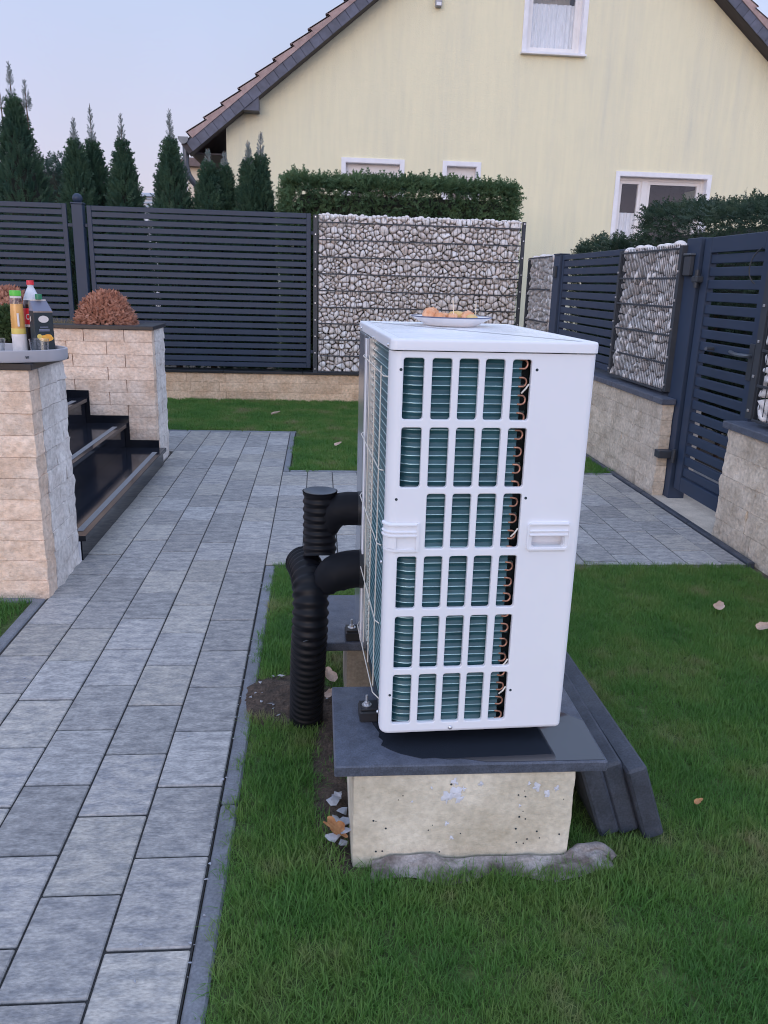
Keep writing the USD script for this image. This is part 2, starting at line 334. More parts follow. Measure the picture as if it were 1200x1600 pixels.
M['grass'] = usdkit.material(stage, '/World/Looks/grass_blade', {
    "geo": ("geometry", {}), "n": ("noise_texture", {"scale": 2.6, "detail": 5, "roughness": 0.62}),
    "r": ("rgb_ramp", {"ramp": [(0.30, (0.120, 0.290, 0.062)), (0.46, (0.180, 0.370, 0.076)), (0.57, (0.265, 0.405, 0.098)), (0.67, (0.45, 0.41, 0.19))]}),
    "isr": ("rgb_ramp", {"ramp": [(0.0, (0.55, 0.6, 0.6)), (0.90, (1.3, 1.3, 1.2)), (0.93, (2.6, 1.8, 1.9)), (1.0, (3.0, 2.0, 2.1))]}),
    "mu": ("vector_math", {"math_type": "multiply"}),
    "p": ("principled_bsdf", {"roughness": 0.45, "specular_ior_level": 0.35}), "tl": ("translucent_bsdf", {}), "mx": ("mix_closure", {"fac": 0.42})},
    [("geo.position", "n.vector"), ("n.fac", "r.fac"), ("geo.random_per_island", "isr.fac"), ("r.color", "mu.vector1"), ("isr.color", "mu.vector2"),
     ("mu.vector", "p.base_color"), ("mu.vector", "tl.color"), ("p.BSDF", "mx.closure1"), ("tl.BSDF", "mx.closure2")], surface="mx.closure")
M['wet'] = usdkit.material(stage, '/World/Looks/water_film', {"geo": ("geometry", {}), "n": ("noise_texture", {"scale": 16, "detail": 2}), "b": ("bump", {"strength": 1.0, "distance": 0.0003}),
    "p": ("principled_bsdf", {"base_color": (0.010, 0.012, 0.016), "roughness": 0.04, "ior": 1.95})},
    [("geo.position", "n.vector"), ("n.fac", "b.height"), ("b.normal", "p.normal")], surface="p.BSDF")
M['cloth'] = mat('geotextile', (0.12, 0.10, 0.09), 0.95, 0, 14, col2=(0.36, 0.335, 0.32), fine=0.2, fscale=180, bump=0.0006, bscale=150)
M['chip'] = mat('grey_chip', (0.30, 0.32, 0.36), 0.8, 0.2, 30)
M['paperbit'] = mat('white_scrap', (0.55, 0.57, 0.62), 0.8, 0.1, 20)
M['leaf_orange'] = mat('dry_leaf_orange', (0.30, 0.12, 0.04), 0.7, 0, 30, col2=(0.50, 0.27, 0.12), trans=0.15)
M['leaf_pale'] = mat('dry_leaf_pale', (0.42, 0.29, 0.22), 0.7, 0, 30, col2=(0.60, 0.45, 0.36), trans=0.15)
M['tray'] = mat('grey_tray', (0.36, 0.355, 0.38), 0.45, 0.03, 5)
M['ceramic'] = mat('white_ceramic', (0.76, 0.75, 0.74), 0.2, 0.02, 5, spec=0.6)
M['rimblue'] = mat('plate_rim', (0.10, 0.11, 0.17), 0.3, 0.1, 5)
M['bun'] = mat('baked_orange', (0.62, 0.27, 0.12), 0.6, 0, 60, col2=(0.80, 0.46, 0.28), bump=0.003, bscale=120)
M['fruit'] = mat('golden_fruit', (0.55, 0.36, 0.12), 0.45, 0, 40, col2=(0.68, 0.50, 0.24))
M['pick'] = mat('wooden_pick', (0.70, 0.60, 0.45), 0.6, 0.1, 30)
M['red'] = mat('red_plastic', (0.62, 0.02, 0.035), 0.35, 0.03, 5)
M['green'] = mat('green_plastic', (0.10, 0.50, 0.05), 0.35, 0.03, 5)
M['dkgreen'] = mat('dark_green_plastic', (0.02, 0.17, 0.08), 0.35, 0.03, 5)
M['cola'] = mat('cola', (0.010, 0.007, 0.009), 0.08, 0.1, 5, spec=0.6)
M['juice'] = mat('orange_juice', (0.62, 0.32, 0.09), 0.15, 0.08, 20, spec=0.6)
M['label_white'] = mat('paper_label', (0.66, 0.60, 0.56), 0.5, 0.06, 40)
M['label_yellow'] = mat('yellow_label', (0.66, 0.50, 0.12), 0.5, 0.06, 40)
M['carton'] = mat('dark_carton', (0.014, 0.022, 0.026), 0.35, 0.1, 12)
M['carton_top'] = mat('grey_carton_top', (0.16, 0.17, 0.23), 0.35, 0.06, 12)
M['orange'] = mat('orange_print', (0.75, 0.26, 0.03), 0.45, 0, 60, col2=(0.82, 0.50, 0.08))
M['clear'] = panemat('clear_glass', (0.88, 0.90, 0.91), 0.08, 0.06)
M['farwall'] = mat('pale_far_wall', (0.66, 0.66, 0.68), 0.8, 0.05, 1)
M['farblue'] = mat('blue_grey_band', (0.40, 0.47, 0.56), 0.7, 0.05, 1)
M['farcream'] = mat('cream_far_wall', (0.66, 0.58, 0.46), 0.8, 0.05, 1)
M['terracotta'] = mat('terracotta', (0.42, 0.13, 0.08), 0.8, 0.15, 6)
M['lampgrey'] = mat('lamp_housing', (0.34, 0.34, 0.35), 0.5, 0.05, 6)

# ------------------------------------------------------------------ ground, lawn, paving
top('ground', sheet(sbox(-400, -300, 400, 500), -0.03), M['ground'], kind='structure')
lawn_poly = sbox(-0.235, -1.0, 2.47, 4.13).union(sbox(-0.225, 6.40, 2.47, 10.32)).union(sbox(-3.2, 8.13, 0.1, 10.32)).union(sbox(-4, -1, -1.35, 3.68))
for i, g in enumerate(lawn_poly.geoms):
    top('lawn', sheet(g, -0.012), M['lawn'], kind='structure')
top('street', sheet(sbox(2.85, 1.0, 3.5, 20), -0.015), M['street'], kind='structure')

rp = random.Random(5)
paving = thing('paving', kind='structure')
part(paving, 'joint_bed', sheet(sbox(-1.295, -0.5, -0.285, 8.12).union(sbox(-2.1, 7.11, -1.2, 8.12)).union(sbox(-0.285, 4.15, 2.46, 6.38)), -0.0055), M['bed'])
W, PL, J = 0.2001, 0.3125, 0.0029
def paver(x0, x1, y0, y1):
    if y1 - y0 < 0.03 or x1 - x0 < 0.03: return
    t = rp.uniform(-0.0015, 0.0015)
    warm = rp.random() < (0.40 if (x0 < -1.0 or y0 > 5.5) else 0.22)
    part(paving, 'paver', cbox(x0 + J, x1 - J, y0 + J * 1.25, y1 - J * 1.25, -0.06, t, 0.003), M['paver_warm' if warm else 'paver'])
for k in range(-9, 14):
    x0 = -0.287 + k * W; x1 = min(x0 + W, 2.455)
    off = {-1: 1.534, -2: 1.403, -3: 1.534 + 0.02, -4: 1.403 + 0.05, -5: 1.534 - 0.03}.get(k, 1.534 + (0.14 if k % 2 else 0) + rp.uniform(-.05, .05))
    a, b = (7.125, 8.10) if k < -5 else (0.55, 8.10) if k < 0 else (4.15, 6.36)
    ys = [a] + [off + PL * i for i in range(-12, 30) if a + 0.04 < off + PL * i < b - 0.04] + [b]
    for y0, y1 in zip(ys[:-1], ys[1:]): paver(x0, x1, y0, y1)

kerbs = thing('path_edging', kind='structure')
def kerb(x0, x1, y0, y1, z=0.004, m='kerb'): part(kerbs, 'edging_stone', cbox(x0, x1, y0, y1, -0.12, z, 0.006), M[m])
for y0, y1 in ((-0.01, 1.03), (1.03, 2.072), (2.072, 3.112), (3.112, 4.145)): kerb(-0.283, -0.232, y0 + .003, y1 - .003, -0.002)
for i in range(2): kerb(-0.283, -0.235, 6.37 + i * 0.88, 6.37 + (i + 1) * 0.88 - 0.005)
for i in range(3): kerb(-0.228 + i * 0.9, -0.228 + (i + 1) * 0.9 - 0.005, 6.365, 6.41)
for i in range(4): kerb(-2.42 + i * 0.55, -2.42 + (i + 1) * 0.55 - 0.005, 8.105, 8.15)
for y0, y1 in ((4.15, 4.95), (4.955, 5.75), (5.755, 6.45), (6.455, 7.2)): kerb(2.46, 2.505, y0, y1, 0.012, 'basalt')
for y0, y1 in ((0.6, 1.65), (1.655, 2.66), (2.665, 3.68)): kerb(-1.352, -1.298, y0, y1, -0.001)
for i in range(3): kerb(-2.6 + i * 0.42, -2.6 + (i + 1) * 0.42 - 0.004, 3.645, 3.69, -0.001)

soil_rng = np.random.default_rng(3)
def patch(cx, cy, rx, ry, z, h, seed, n=26):
    g = np.linspace(-1, 1, n); X, Y = np.meshgrid(g, g); R = np.hypot(X, Y)
    P = np.stack([cx + rx * X, cy + ry * Y, np.zeros_like(X)], -1)
    e = 1 - np.clip(R + 0.35 * (meshkit.fbm(P * 9, 3, seed) - 0.5), 0, 1.2) ** 2
    P[..., 2] = z + np.where(e > 0, h * e * (0.4 + 1.2 * meshkit.fbm(P * 40, 3, seed + 1)), -0.02)
    V = P.reshape(-1, 3); F = []
    for i in range(n - 1):
        for j in range(n - 1): F.append([i * n + j, i * n + j + 1, (i + 1) * n + j + 1, (i + 1) * n + j])
    return V, np.array(F)
top('soil_patch', patch(-0.10, 2.70, 0.19, 0.22, -0.008, 0.022, 2), M['soil'], kind='structure', smooth=True)
top('soil_patch', patch(0.055, 2.25, 0.07, 0.55, -0.010, 0.020, 4), M['soil'], kind='structure', smooth=True)

# grass: tufts of blades scattered by a point instancer
def tuft(seed, n, size, h0, h1, w):
    r = np.random.default_rng(seed); V, F = [], []
    for i in range(n):
        x, y = r.uniform(-size, size, 2); h = r.uniform(h0, h1); a = r.uniform(0, 2 * np.pi); ln = r.uniform(0.15, 1.0) * h
        if r.random() < 0.12: ln = h * 1.6; h *= 0.5
        d = np.array([np.cos(a), np.sin(a)]); s = np.array([-d[1], d[0]]); ww = w * r.uniform(0.6, 1.2); o = len(V) and sum(len(v) for v in V)
        pts = []
        for t, k in ((0, 1), (0.4, 0.95), (0.75, 0.65)):
            c = np.array([x, y]) + d * ln * t * t
            pts += [[*(c - s * ww * k), h * t], [*(c + s * ww * k), h * t]]
        c = np.array([x, y]) + d * ln; pts.append([*c, h * (1.0 if ln < h else 0.8)])
        V.append(np.array(pts)); b = 7 * i
        F += [[b, b + 1, b + 3], [b, b + 3, b + 2], [b + 2, b + 3, b + 5], [b + 2, b + 5, b + 4], [b + 4, b + 5, b + 6]]
    return np.vstack(V), np.array(F)

def scatter(name, protos, pts, scales, label, seed):
    p = '/World/' + name; pi = UsdGeom.PointInstancer.Define(stage, p); r = np.random.default_rng(seed)
    tag(pi.GetPrim(), label, 'grass', kind='stuff')
    for i, t in enumerate(protos):
        usdkit.mesh(stage, f'{p}/prototypes/tuft_{i:03d}', trimesh.Trimesh(*t, process=False), M['grass'])
        pi.CreatePrototypesRel().AddTarget(f'{p}/prototypes/tuft_{i:03d}')
    n = len(pts); pi.CreatePositionsAttr(Vt.Vec3fArray.FromNumpy(np.asarray(pts, np.float32)))
    pi.CreateProtoIndicesAttr(Vt.IntArray.FromNumpy(r.integers(0, len(protos), n).astype(np.int32)))
    a = r.uniform(0, 2 * np.pi, n); pi.CreateOrientationsAttr(Vt.QuathArray([Gf.Quath(float(math.cos(t / 2)), 0, 0, float(math.sin(t / 2))) for t in a]))
    pi.CreateScalesAttr(Vt.Vec3fArray.FromNumpy(np.asarray(scales, np.float32)))

def grid_pts(x0, x1, y0, y1, step, r, keep):
    X, Y = np.meshgrid(np.arange(x0, x1, step), np.arange(y0, y1, step)); P = np.c_[X.ravel(), Y.ravel()] + r.uniform(-step / 2, step / 2, (X.size, 2))
    return P[np.array([keep(*q) for q in P])]
def near_ok(x, y):
    if 0.055 < x < 0.715 and 1.785 < y < 2.17: return False
    if 0.095 < x < 0.70 and 2.54 < y < 2.95: return False
    if 0.16 < x < 0.66 and 1.85 < y < 2.75: return y > 2.17 and y < 2.54 and x < .25
    if ((x + 0.10) / 0.165) ** 2 + ((y - 2.70) / 0.19) ** 2 < 1: return False
    if -0.12 < x + 0.04 * math.sin(y * 9) - 0.06 < 0.035 and 1.93 < y < 2.75 and x > 0.0: return False
    if 0.77 < x < 1.0 and 1.86 < y < 2.86: return False
    if 0.07 < x < 0.80 and 1.76 < y < 1.80: return False
    return True
rg = np.random.default_rng(11)
Pn = grid_pts(-0.205, 2.44, 0.55, 4.13, 0.041, rg, near_ok)
Pn = Pn[~((Pn[:, 0] > 1.5) & (Pn[:, 1] < 1.7))]
sc = rg.uniform(0.75, 1.15, len(Pn)) * (0.75 + 0.5 * meshkit.fbm(np.c_[Pn * 3.2, np.zeros(len(Pn))], 3, 4))
dpl = np.maximum(np.maximum(0.06 - Pn[:, 0], Pn[:, 0] - 0.75), np.maximum(1.78 - Pn[:, 1], Pn[:, 1] - 2.2))
sc *= np.where((dpl > 0) & (dpl < 0.16), 1.22, 1.0)
scatter('lawn_grass', [tuft(s, 84, 0.035, 0.012, 0.038, 0.00105) for s in range(8)], np.c_[Pn, np.full(len(Pn), -0.010)], np.c_[sc, sc, sc], 'green lawn grass around the white heat pump', 1)
far_ok = lambda x, y: (x > -0.21) or y > 8.16
Pf = grid_pts(-2.4, 2.45, 6.43, 10.3, 0.07, rg, far_ok)
sf = rg.uniform(0.75, 1.1, len(Pf))
scatter('far_lawn_grass', [tuft(20 + s, 70, 0.05, 0.02, 0.045, 0.0022) for s in range(5)], np.c_[Pf, np.full(len(Pf), -0.010)], np.c_[sf, sf, sf], 'short green lawn strip below the slatted fence', 2)
Pl = grid_pts(-2.3, -1.37, 2.0, 3.62, 0.05, rg, lambda x, y: True)
sl = rg.uniform(0.8, 1.2, len(Pl))
scatter('side_lawn_grass', [tuft(40 + s, 60, 0.035, 0.022, 0.056, 0.0014) for s in range(4)], np.c_[Pl, np.full(len(Pl), -0.010)], np.c_[sl, sl, sl], 'corner of lawn in front of the stone pedestal', 3)
# ------------------------------------------------------------------ house
HY = 15.0
house = thing('house', 'pale yellow rendered house with gable and slate edged roof', 'house', (4, HY, 0))
SL = 0.80; APX, APZ = 3.99, 8.39          # underside apex of the verge board
wallp = Polygon([(-1.59, 0), (9.57, 0), (9.57, APZ - SL * 5.58 + .1), (APX, APZ + .1), (-1.59, APZ - SL * 5.58 + .1)])
wins = dict(a=(0.44, 1.40, 2.30, 3.48), b=(2.21, 2.75, 2.45, 3.49), c=(5.33, 6.96, 1.35, 3.44), d=(3.47, 4.43, 5.32, 6.62))
for w in wins.values(): wallp = wallp.difference(sbox(w[0], w[2], w[1], w[3]))
part(house, 'gable_wall', xz_extrude(wallp, HY, HY + 0.32), M['stucco'])
part(house, 'side_wall', cbox(-1.58, -1.28, HY + 0.325, HY + 9, 0, 3.9, 0.01), M['stucco'])
part(house, 'side_wall', cbox(9.27, 9.56, HY + 0.325, HY + 9, 0, 3.9, 0.01), M['stucco'])

def win_trim(w, name='window', sill=False, split=None, curtain=0, back='room', shutter=0.0):
    x0, x1, z0, z1 = w; t = 0.07
    fr = part(house, name, xz_extrude(sbox(x0, z0, x1, z1).difference(sbox(x0 + .06, z0 + .06, x1 - .06, z1 - .06 - shutter)), HY + 0.13, HY + 0.19), M['pvc'])
    outer = sbox(x0 - t, z0 if sill else z0 - t, x1 + t, z1 + t).difference(sbox(x0, z0 - 1, x1, z1)) if sill else sbox(x0 - t, z0 - t, x1 + t, z1 + t).difference(sbox(x0, z0, x1, z1))
    part(fr, 'surround', xz_extrude(outer, HY - 0.022, HY + 0.02), M['trim'])
    rev = sbox(x0, z0, x1, z1).difference(sbox(x0 + .008, z0 + .008, x1 - .008, z1 - .008))
    part(fr, 'reveal', xz_extrude(rev, HY - 0.018, HY + 0.128), M['trim'])
    if sill: part(fr, 'sill', cbox(x0 - 0.085, x1 + 0.085, HY - 0.09, HY + 0.12, z0 - 0.04, z0 - 0.003, 0.006), M['trim'])
    xs = [x0 + .06] + ([split - .055, split + .055] if split else []) + [x1 - .06]
    if split: part(fr, 'mullion', cbox(split - .055, split + .055, HY + .12, HY + .20, z0 + .06, z1 - .06 - shutter, .006), M['pvc'])
    for i in range(0, len(xs), 2):
        a, b = xs[i], xs[i + 1]
        sash = sbox(a, z0 + .06, b, z1 - .06 - shutter).difference(sbox(a + .055, z0 + .115, b - .055, z1 - .115 - shutter))
        part(fr, 'sash', xz_extrude(sash, HY + .145, HY + .205), M['pvc'])
        part(fr, 'pane', cbox(a + .05, b - .05, HY + .172, HY + .178, z0 + .11, z1 - .11 - shutter, .001), M['glass'])
    if shutter: part(fr, 'shutter_box', cbox(x0 + .061, x1 - .061, HY + .15, HY + .22, z1 - .06 - shutter, z1 - .062, .004), M['lampgrey'])
    part(fr, 'room_back', cbox(x0, x1, HY + .9, HY + .95, z0, z1, .01), M[back])
    if curtain:
        n = 90; X = np.linspace(x0 + .07, x1 - .07 if not split else split - .06, n); Yc = HY + .225 + .014 * np.sin(X * 75) + .008 * np.sin(X * 31 + 1)
        V = np.vstack([np.c_[X, Yc, np.full(n, z0 + .05)], np.c_[X, Yc, np.full(n, z0 + curtain)]])
        part(fr, 'curtain', (V, np.array([[i, i + 1, n + i + 1, n + i] for i in range(n - 1)])), M['curtain'], smooth=True)
    return fr
win_trim(wins['a'], back='blind', shutter=0.10)
win_trim(wins['b'], back='blind', shutter=0.10)
win_trim(wins['c'], split=5.86, curtain=1.49, back='room')
win_trim(wins['d'], sill=True, curtain=0.80, back='curtain')

def rake(side):
    sg = -1 if side == 'l' else 1
    u = np.array([sg, 0, -SL]); u /= np.linalg.norm(u); nrm = np.array([sg * SL, 0, 1.0]); nrm /= np.linalg.norm(nrm)
    A = np.array([APX, 0, APZ]); L = 7.9
    def strip(n0, n1, y0, y1, s0=0.0, s1=L, m=None, name='', cut=True, ch=.004):
        c = A + u * (s0 + s1) / 2 + nrm * (n0 + n1) / 2 + np.array([0, (y0 + y1) / 2, 0])
        return obox(c, u * sg, [0, 1, 0], nrm, (s1 - s0) / 2, (y1 - y0) / 2, (n1 - n0) / 2, ch)
    roof = part(house, 'roof_slope', strip(0.12, 0.19, HY - 0.26, HY + 9.6), M['tile_top'])
    part(roof, 'soffit', strip(0.0, 0.03, HY - 0.285, HY - 0.003), M['soffit'])
    part(roof, 'verge_board', strip(0.002, 0.20, HY - 0.30, HY - 0.288), M['soffit'])
    n = int(L / 0.185)
    for i in range(n):
        s0 = 0.05 + i * 0.185
        # slate plates, lower edge overlapping the next
        v, f = strip(-0.006, 0.165, HY - 0.318, HY - 0.303, s0, s0 + 0.181, ch=.003)
        part(roof, 'slate_plate', (v + np.array([0, -0.004 * (i % 2), 0]), f), M['slate'])
    n = int(L / 0.37)
    for i in range(n):
        s0 = -0.08 + i * 0.37; s1 = s0 + 0.40
        # tile: side flap hangs over the slates, top is a thick curved cover; each tile kicks up over the one below
        def P_(s, nn): return A + u * s + nrm * nn
        h0, h1 = 0.235, 0.285
        side_p = [P_(s0, 0.155), P_(s1 - .03, 0.155), P_(s1 - .02, h1), P_(s0, h0)]
        y0, y1 = HY - 0.335, HY - 0.312
        V = np.array([[p[0], y, p[2]] for y in (y0, y1) for p in side_p])
        F = [[0, 1, 2], [0, 2, 3], [4, 6, 5], [4, 7, 6], [0, 4, 5], [0, 5, 1], [1, 5, 6], [1, 6, 2], [2, 6, 7], [2, 7, 3], [3, 7, 4], [3, 4, 0]]
        part(roof, 'verge_tile', (V, np.array(F)), M['tile'])
        prof = []
        m = 9; Vt_, Ft = [], []
        for j, s in enumerate((s0, s1)):
            hb = h0 if j == 0 else h1
            for k in range(m):
                t = k / (m - 1); y = HY - 0.335 + 0.55 * t; nn = hb + 0.03 * math.sin(min(t * 2.2, 1) * math.pi) - 0.03 * (t > 0.45)
                p = P_(s, nn); q = P_(s, nn - 0.017); Vt_ += [[p[0], y, p[2]], [q[0], y, q[2]]]
        for k in range(m - 1):
            a, b, c, d = 2 * k, 2 * k + 2, 2 * m + 2 * k, 2 * m + 2 * k + 2
            Ft += [[a, b, d], [a, d, c], [a + 1, d + 1, b + 1], [a + 1, c + 1, d + 1], [c, d, d + 1], [c, d + 1, c + 1], [a, b + 1, b], [a, a + 1, b + 1]]
        Ft += [[0, 2 * m, 2 * m + 1], [0, 2 * m + 1, 1]]
        part(roof, 'cover_tile', (np.array(Vt_), np.array(Ft)), M['tile_top'])
    return roof
rake('l'); rake('r')
for sg, nm in ((-1, 'l'), (1, 'r')):
    xe = APX + sg * 6.13
    part(house, 'eave_soffit', cbox(min(xe, APX + sg * 5.58), max(xe, APX + sg * 5.58), HY + .0, HY + 9, 3.50, 3.53, .004), M['soffit'])
    part(house, 'eave_board', cbox(xe - .012, xe + .012, HY - .28, HY + 9, 3.50, 3.74, .004), M['soffit'])
kn = Polygon([(-1.27, 4.17), (-1.016, 4.17), (-1.016, 4.41), (-1.27, 4.19)])
part(house, 'eave_return', xz_extrude(kn, HY - 0.30, HY - 0.02), M['slate'])
# gutter end and downpipe at the left eave
a = np.linspace(math.pi, 2 * math.pi, 12); gx, gz = -2.26, 3.70
ring = Polygon([(gx + .075 * math.cos(t), gz + .085 * math.sin(t)) for t in a] + [(gx + .066 * math.cos(t), gz + .076 * math.sin(t)) for t in a[::-1]])
part(house, 'gutter', xz_extrude(ring, HY - 0.34, HY + 9), M['gutter'])
part(house, 'gutter_end', xz_extrude(Polygon([(gx + .082 * math.cos(t), gz + .09 * math.sin(t)) for t in a] + [(gx + .085, gz + .02), (gx - .085, gz + .02)]), HY - 0.352, HY - 0.342), M['gutter'])
part(house, 'downpipe', tube(spline([(gx, HY - .12, 3.64), (gx, HY - .12, 3.36), (gx + .03, HY - .08, 3.16), (gx + .18, HY + .02, 2.98), (gx + .42, HY + .2, 2.83), (gx + .58, HY + .32, 2.68), (gx + .60, HY + .36, 2.4), (gx + .60, HY + .36, 0.1)], 40), 0.052, 12), M['gutter'], smooth=50)
lamp = part(house, 'wall_lamp', cbox(1.89, 2.0, HY - .10, HY - .003, 5.90, 6.06, .012), M['lampgrey'])
part(lamp, 'lamp_lens', cbox(1.905, 1.985, HY - .112, HY - .102, 5.91, 5.96, .003), M['trim'])

# far buildings and tree behind the conifers
fh = thing('far_house', 'distant pale building with white and blue bands beyond the conifers', 'building', (-8.5, 40, 0))
part(fh, 'wall', cbox(-11.2, -6.5, 40, 46, 0, 4.55, .02), M['farwall'])
for i in range(3): part(fh, 'band', cbox(-11.2, -6.5, 39.93, 39.995, 4.60 + i * .17 - .1, 4.67 + i * .17 - .1, .005), M['farblue'])
part(fh, 'roof', cbox(-11.3, -6.4, 39.8, 46.1, 4.95, 5.10, .02), M['farblue'])
part(fh, 'parapet', cbox(-11.2, -6.5, 40.02, 45.9, 4.551, 4.949, .01), M['farwall'])
ch = thing('cream_house', 'distant cream house corner glimpsed behind the bent downpipe', 'house', (-3.5, 28, 0))
part(ch, 'wall', cbox(-4.22, 3.0, 28, 34, 0, 4.9, .02), M['farcream'])
part(ch, 'roof', xz_extrude(Polygon([(-4.5, 4.85), (3.2, 4.85), (3.2, 5.1), (-4.3, 5.1)]), 27.7, 34.2), M['tile_top'])

# ------------------------------------------------------------------ foliage
FR = []
for k in range(4):
    t = k / 4; w = 0.28 * (1 - 0.55 * t)
    FR += [((t, 0, 0), (t + 0.30, w, 0.03), (t + 0.24, 0.02, 0)), ((t, 0, 0), (t + 0.24, -0.02, 0), (t + 0.30, -w, -0.03))]
FR += [((0.7, -0.05, 0), (0.7, 0.05, 0), (1.15, 0, 0))]
FR = np.array(FR, float)
def fronds(P, D, S, seed, templ=FR):
    """Sprays at P pointing along D with length S."""
    r = np.random.default_rng(seed); n = len(P); D = D / (np.linalg.norm(D, axis=1, keepdims=True) + 1e-9)
    q = r.normal(size=(n, 3)); B = np.cross(D, q); B /= np.linalg.norm(B, axis=1, keepdims=True); C = np.cross(D, B)
    T = templ.reshape(-1, 3)
    V = P[:, None, :] + S[:, None, None] * (T[None, :, 0:1] * D[:, None] + T[None, :, 1:2] * B[:, None] + T[None, :, 2:3] * C[:, None])
    V = V.reshape(-1, 3); return V, np.arange(len(V)).reshape(-1, 3)
LEAF = np.array([((0, 0, 0), (0.5, 0.28, 0.05), (1, 0, 0)), ((0, 0, 0), (1, 0, 0), (0.5, -0.28, 0.05))], float)

def conifer(name, label, x, y, half, body, tip, seed, mat_='thuja', group=None, lean=0.0, z_ref=2.45, tips=((0, 1),)):
    """Column of thuja sprays; half = half width at z_ref; body = height of the dense crown; tip = top of the bare leader."""
    r = np.random.default_rng(seed)
    t = thing(name, label, 'conifer', (x, y, 0), group)
    part(t, 'trunk', tube([(x, y, 0), (x, y, body * .6), (x + lean, y, body)], [.05, .03, .01], 7), M['bark'])
    half = half * .88 - .012; body = body - .07; tip = tip + .05
    def rad(z):
        f = np.clip((body - z) / (body - z_ref), 0, None)
        return half * np.where(f < 1, f ** 0.86, 1 + 0.40 * np.minimum(f - 1, 1.2))
    n = 4000; z = 0.2 + (body - 0.2) * r.beta(1.3, 1.0, n); a = r.uniform(0, 2 * np.pi, n)
    lump = 0.80 + 0.42 * meshkit.fbm(np.c_[np.cos(a) * 1.7 + seed, np.sin(a) * 1.7, z * 3.2], 3, seed)
    R = rad(z) * lump * r.uniform(0.72, 1.02, n)
    P = np.c_[x + lean * (z / body) ** 2 + R * np.cos(a), y + R * np.sin(a), z]
    D = np.c_[np.cos(a) * .55, np.sin(a) * .55, r.uniform(0.55, 1.3, n)] + r.normal(0, .25, (n, 3))
    part(t, 'crown', fronds(P, D, r.uniform(.07, .14, n), seed), M[mat_])
    zc = np.linspace(.3, body - .08, 14)
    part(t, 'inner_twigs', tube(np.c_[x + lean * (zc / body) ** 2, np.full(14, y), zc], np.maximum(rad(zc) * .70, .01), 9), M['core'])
    P, D, S = [], [], []
    for dx, fr in tips:
        h = (tip - body) * fr; m = int(90 * fr)
        for k in range(m):
            f = r.uniform(0, 1) ** 0.8; zz = body - .12 + f * (h + .05); aa = r.uniform(0, 2 * np.pi); w = .075 * (1 - f) + .010
            P.append([x + lean + dx + w * .3 * math.cos(aa), y + w * .3 * math.sin(aa), zz]); D.append([math.cos(aa) * .6, math.sin(aa) * .6, 1.0]); S.append(.04 + .065 * (1 - f))
        part(t, 'leader', tube([(x + lean + dx, y, body - .3), (x + lean + dx, y, body + h - .03)], [.012, .003], 5), M['bark'])
    part(t, 'tip_sprays', fronds(np.array(P), np.array(D), np.array(S), seed + 1), M['thuja_tip'])
    return t
CY = 11.8
conifer('conifer', 'largest dark conifer with twin pale tips at the left edge', -3.97, CY, .40, 3.66, 4.07, 101, tips=((-.02, 1.0), (.16, .62), (-.16, .3)))
conifer('conifer', 'lower conifer half hidden left of the largest one', -4.62, CY + .2, .36, 3.15, 3.55, 102)
conifer('conifer', 'shorter of the two conifers behind the ball topped post', -3.22, CY - .05, .21, 3.16, 3.44, 103)
conifer('conifer', 'taller of the two conifers behind the ball topped post', -3.10, CY + .35, .30, 3.22, 3.68, 104)
conifer('conifer', 'lone narrow conifer with pale tip behind the middle of the fence', -2.62, CY, .215, 3.20, 3.52, 105)
conifer('conifer', 'wide conifer with pale tip beside the roof gutter', -1.99, CY, .265, 3.24, 3.60, 106)
conifer('conifer', 'small conifer directly under the left roof eave', -1.50, CY, .19, 2.98, 3.14, 107, mat_='thuja')
conifer('conifer', 'slim conifer at the left corner of the yellow house', -1.29, CY + .1, .12, 2.96, 3.13, 108)
conifer('conifer', 'left half of the close conifer pair before the yellow wall', -.965, CY, .165, 3.04, 3.26, 109)
conifer('conifer', 'right taller half of the conifer pair before the yellow wall', -.80, CY + .05, .15, 3.10, 3.38, 110)

r = np.random.default_rng(55); ft = thing('far_tree', 'distant flat topped bluish green tree between two conifers', 'tree', (-9.1, 30, 0))
part(ft, 'trunk', tube([(-9.1, 30, 0), (-9.1, 30, 3.5)], [.2, .1], 8), M['bark'])
n = 3500; q = r.normal(size=(n, 3)); q /= np.linalg.norm(q, axis=1, keepdims=True)
q = np.sign(q) * np.abs(q) ** 0.6
P = np.array([-9.1, 30, 3.2]) + q * np.array([1.5, 1.3, 1.95]) * r.uniform(.8, 1, (n, 1)) * (0.85 + .3 * meshkit.fbm(q * 2.5, 3, 9))[:, None]
part(ft, 'crown', fronds(P, q + r.normal(0, .5, (n, 3)), r.uniform(.2, .35, n), 56), M['far_tree'])
part(ft, 'inner_twigs', trimesh.creation.icosphere(2, 1.0).apply_scale([1.2, 1.0, 1.6]).apply_translation([-9.1, 30, 3.2]), M['core'])

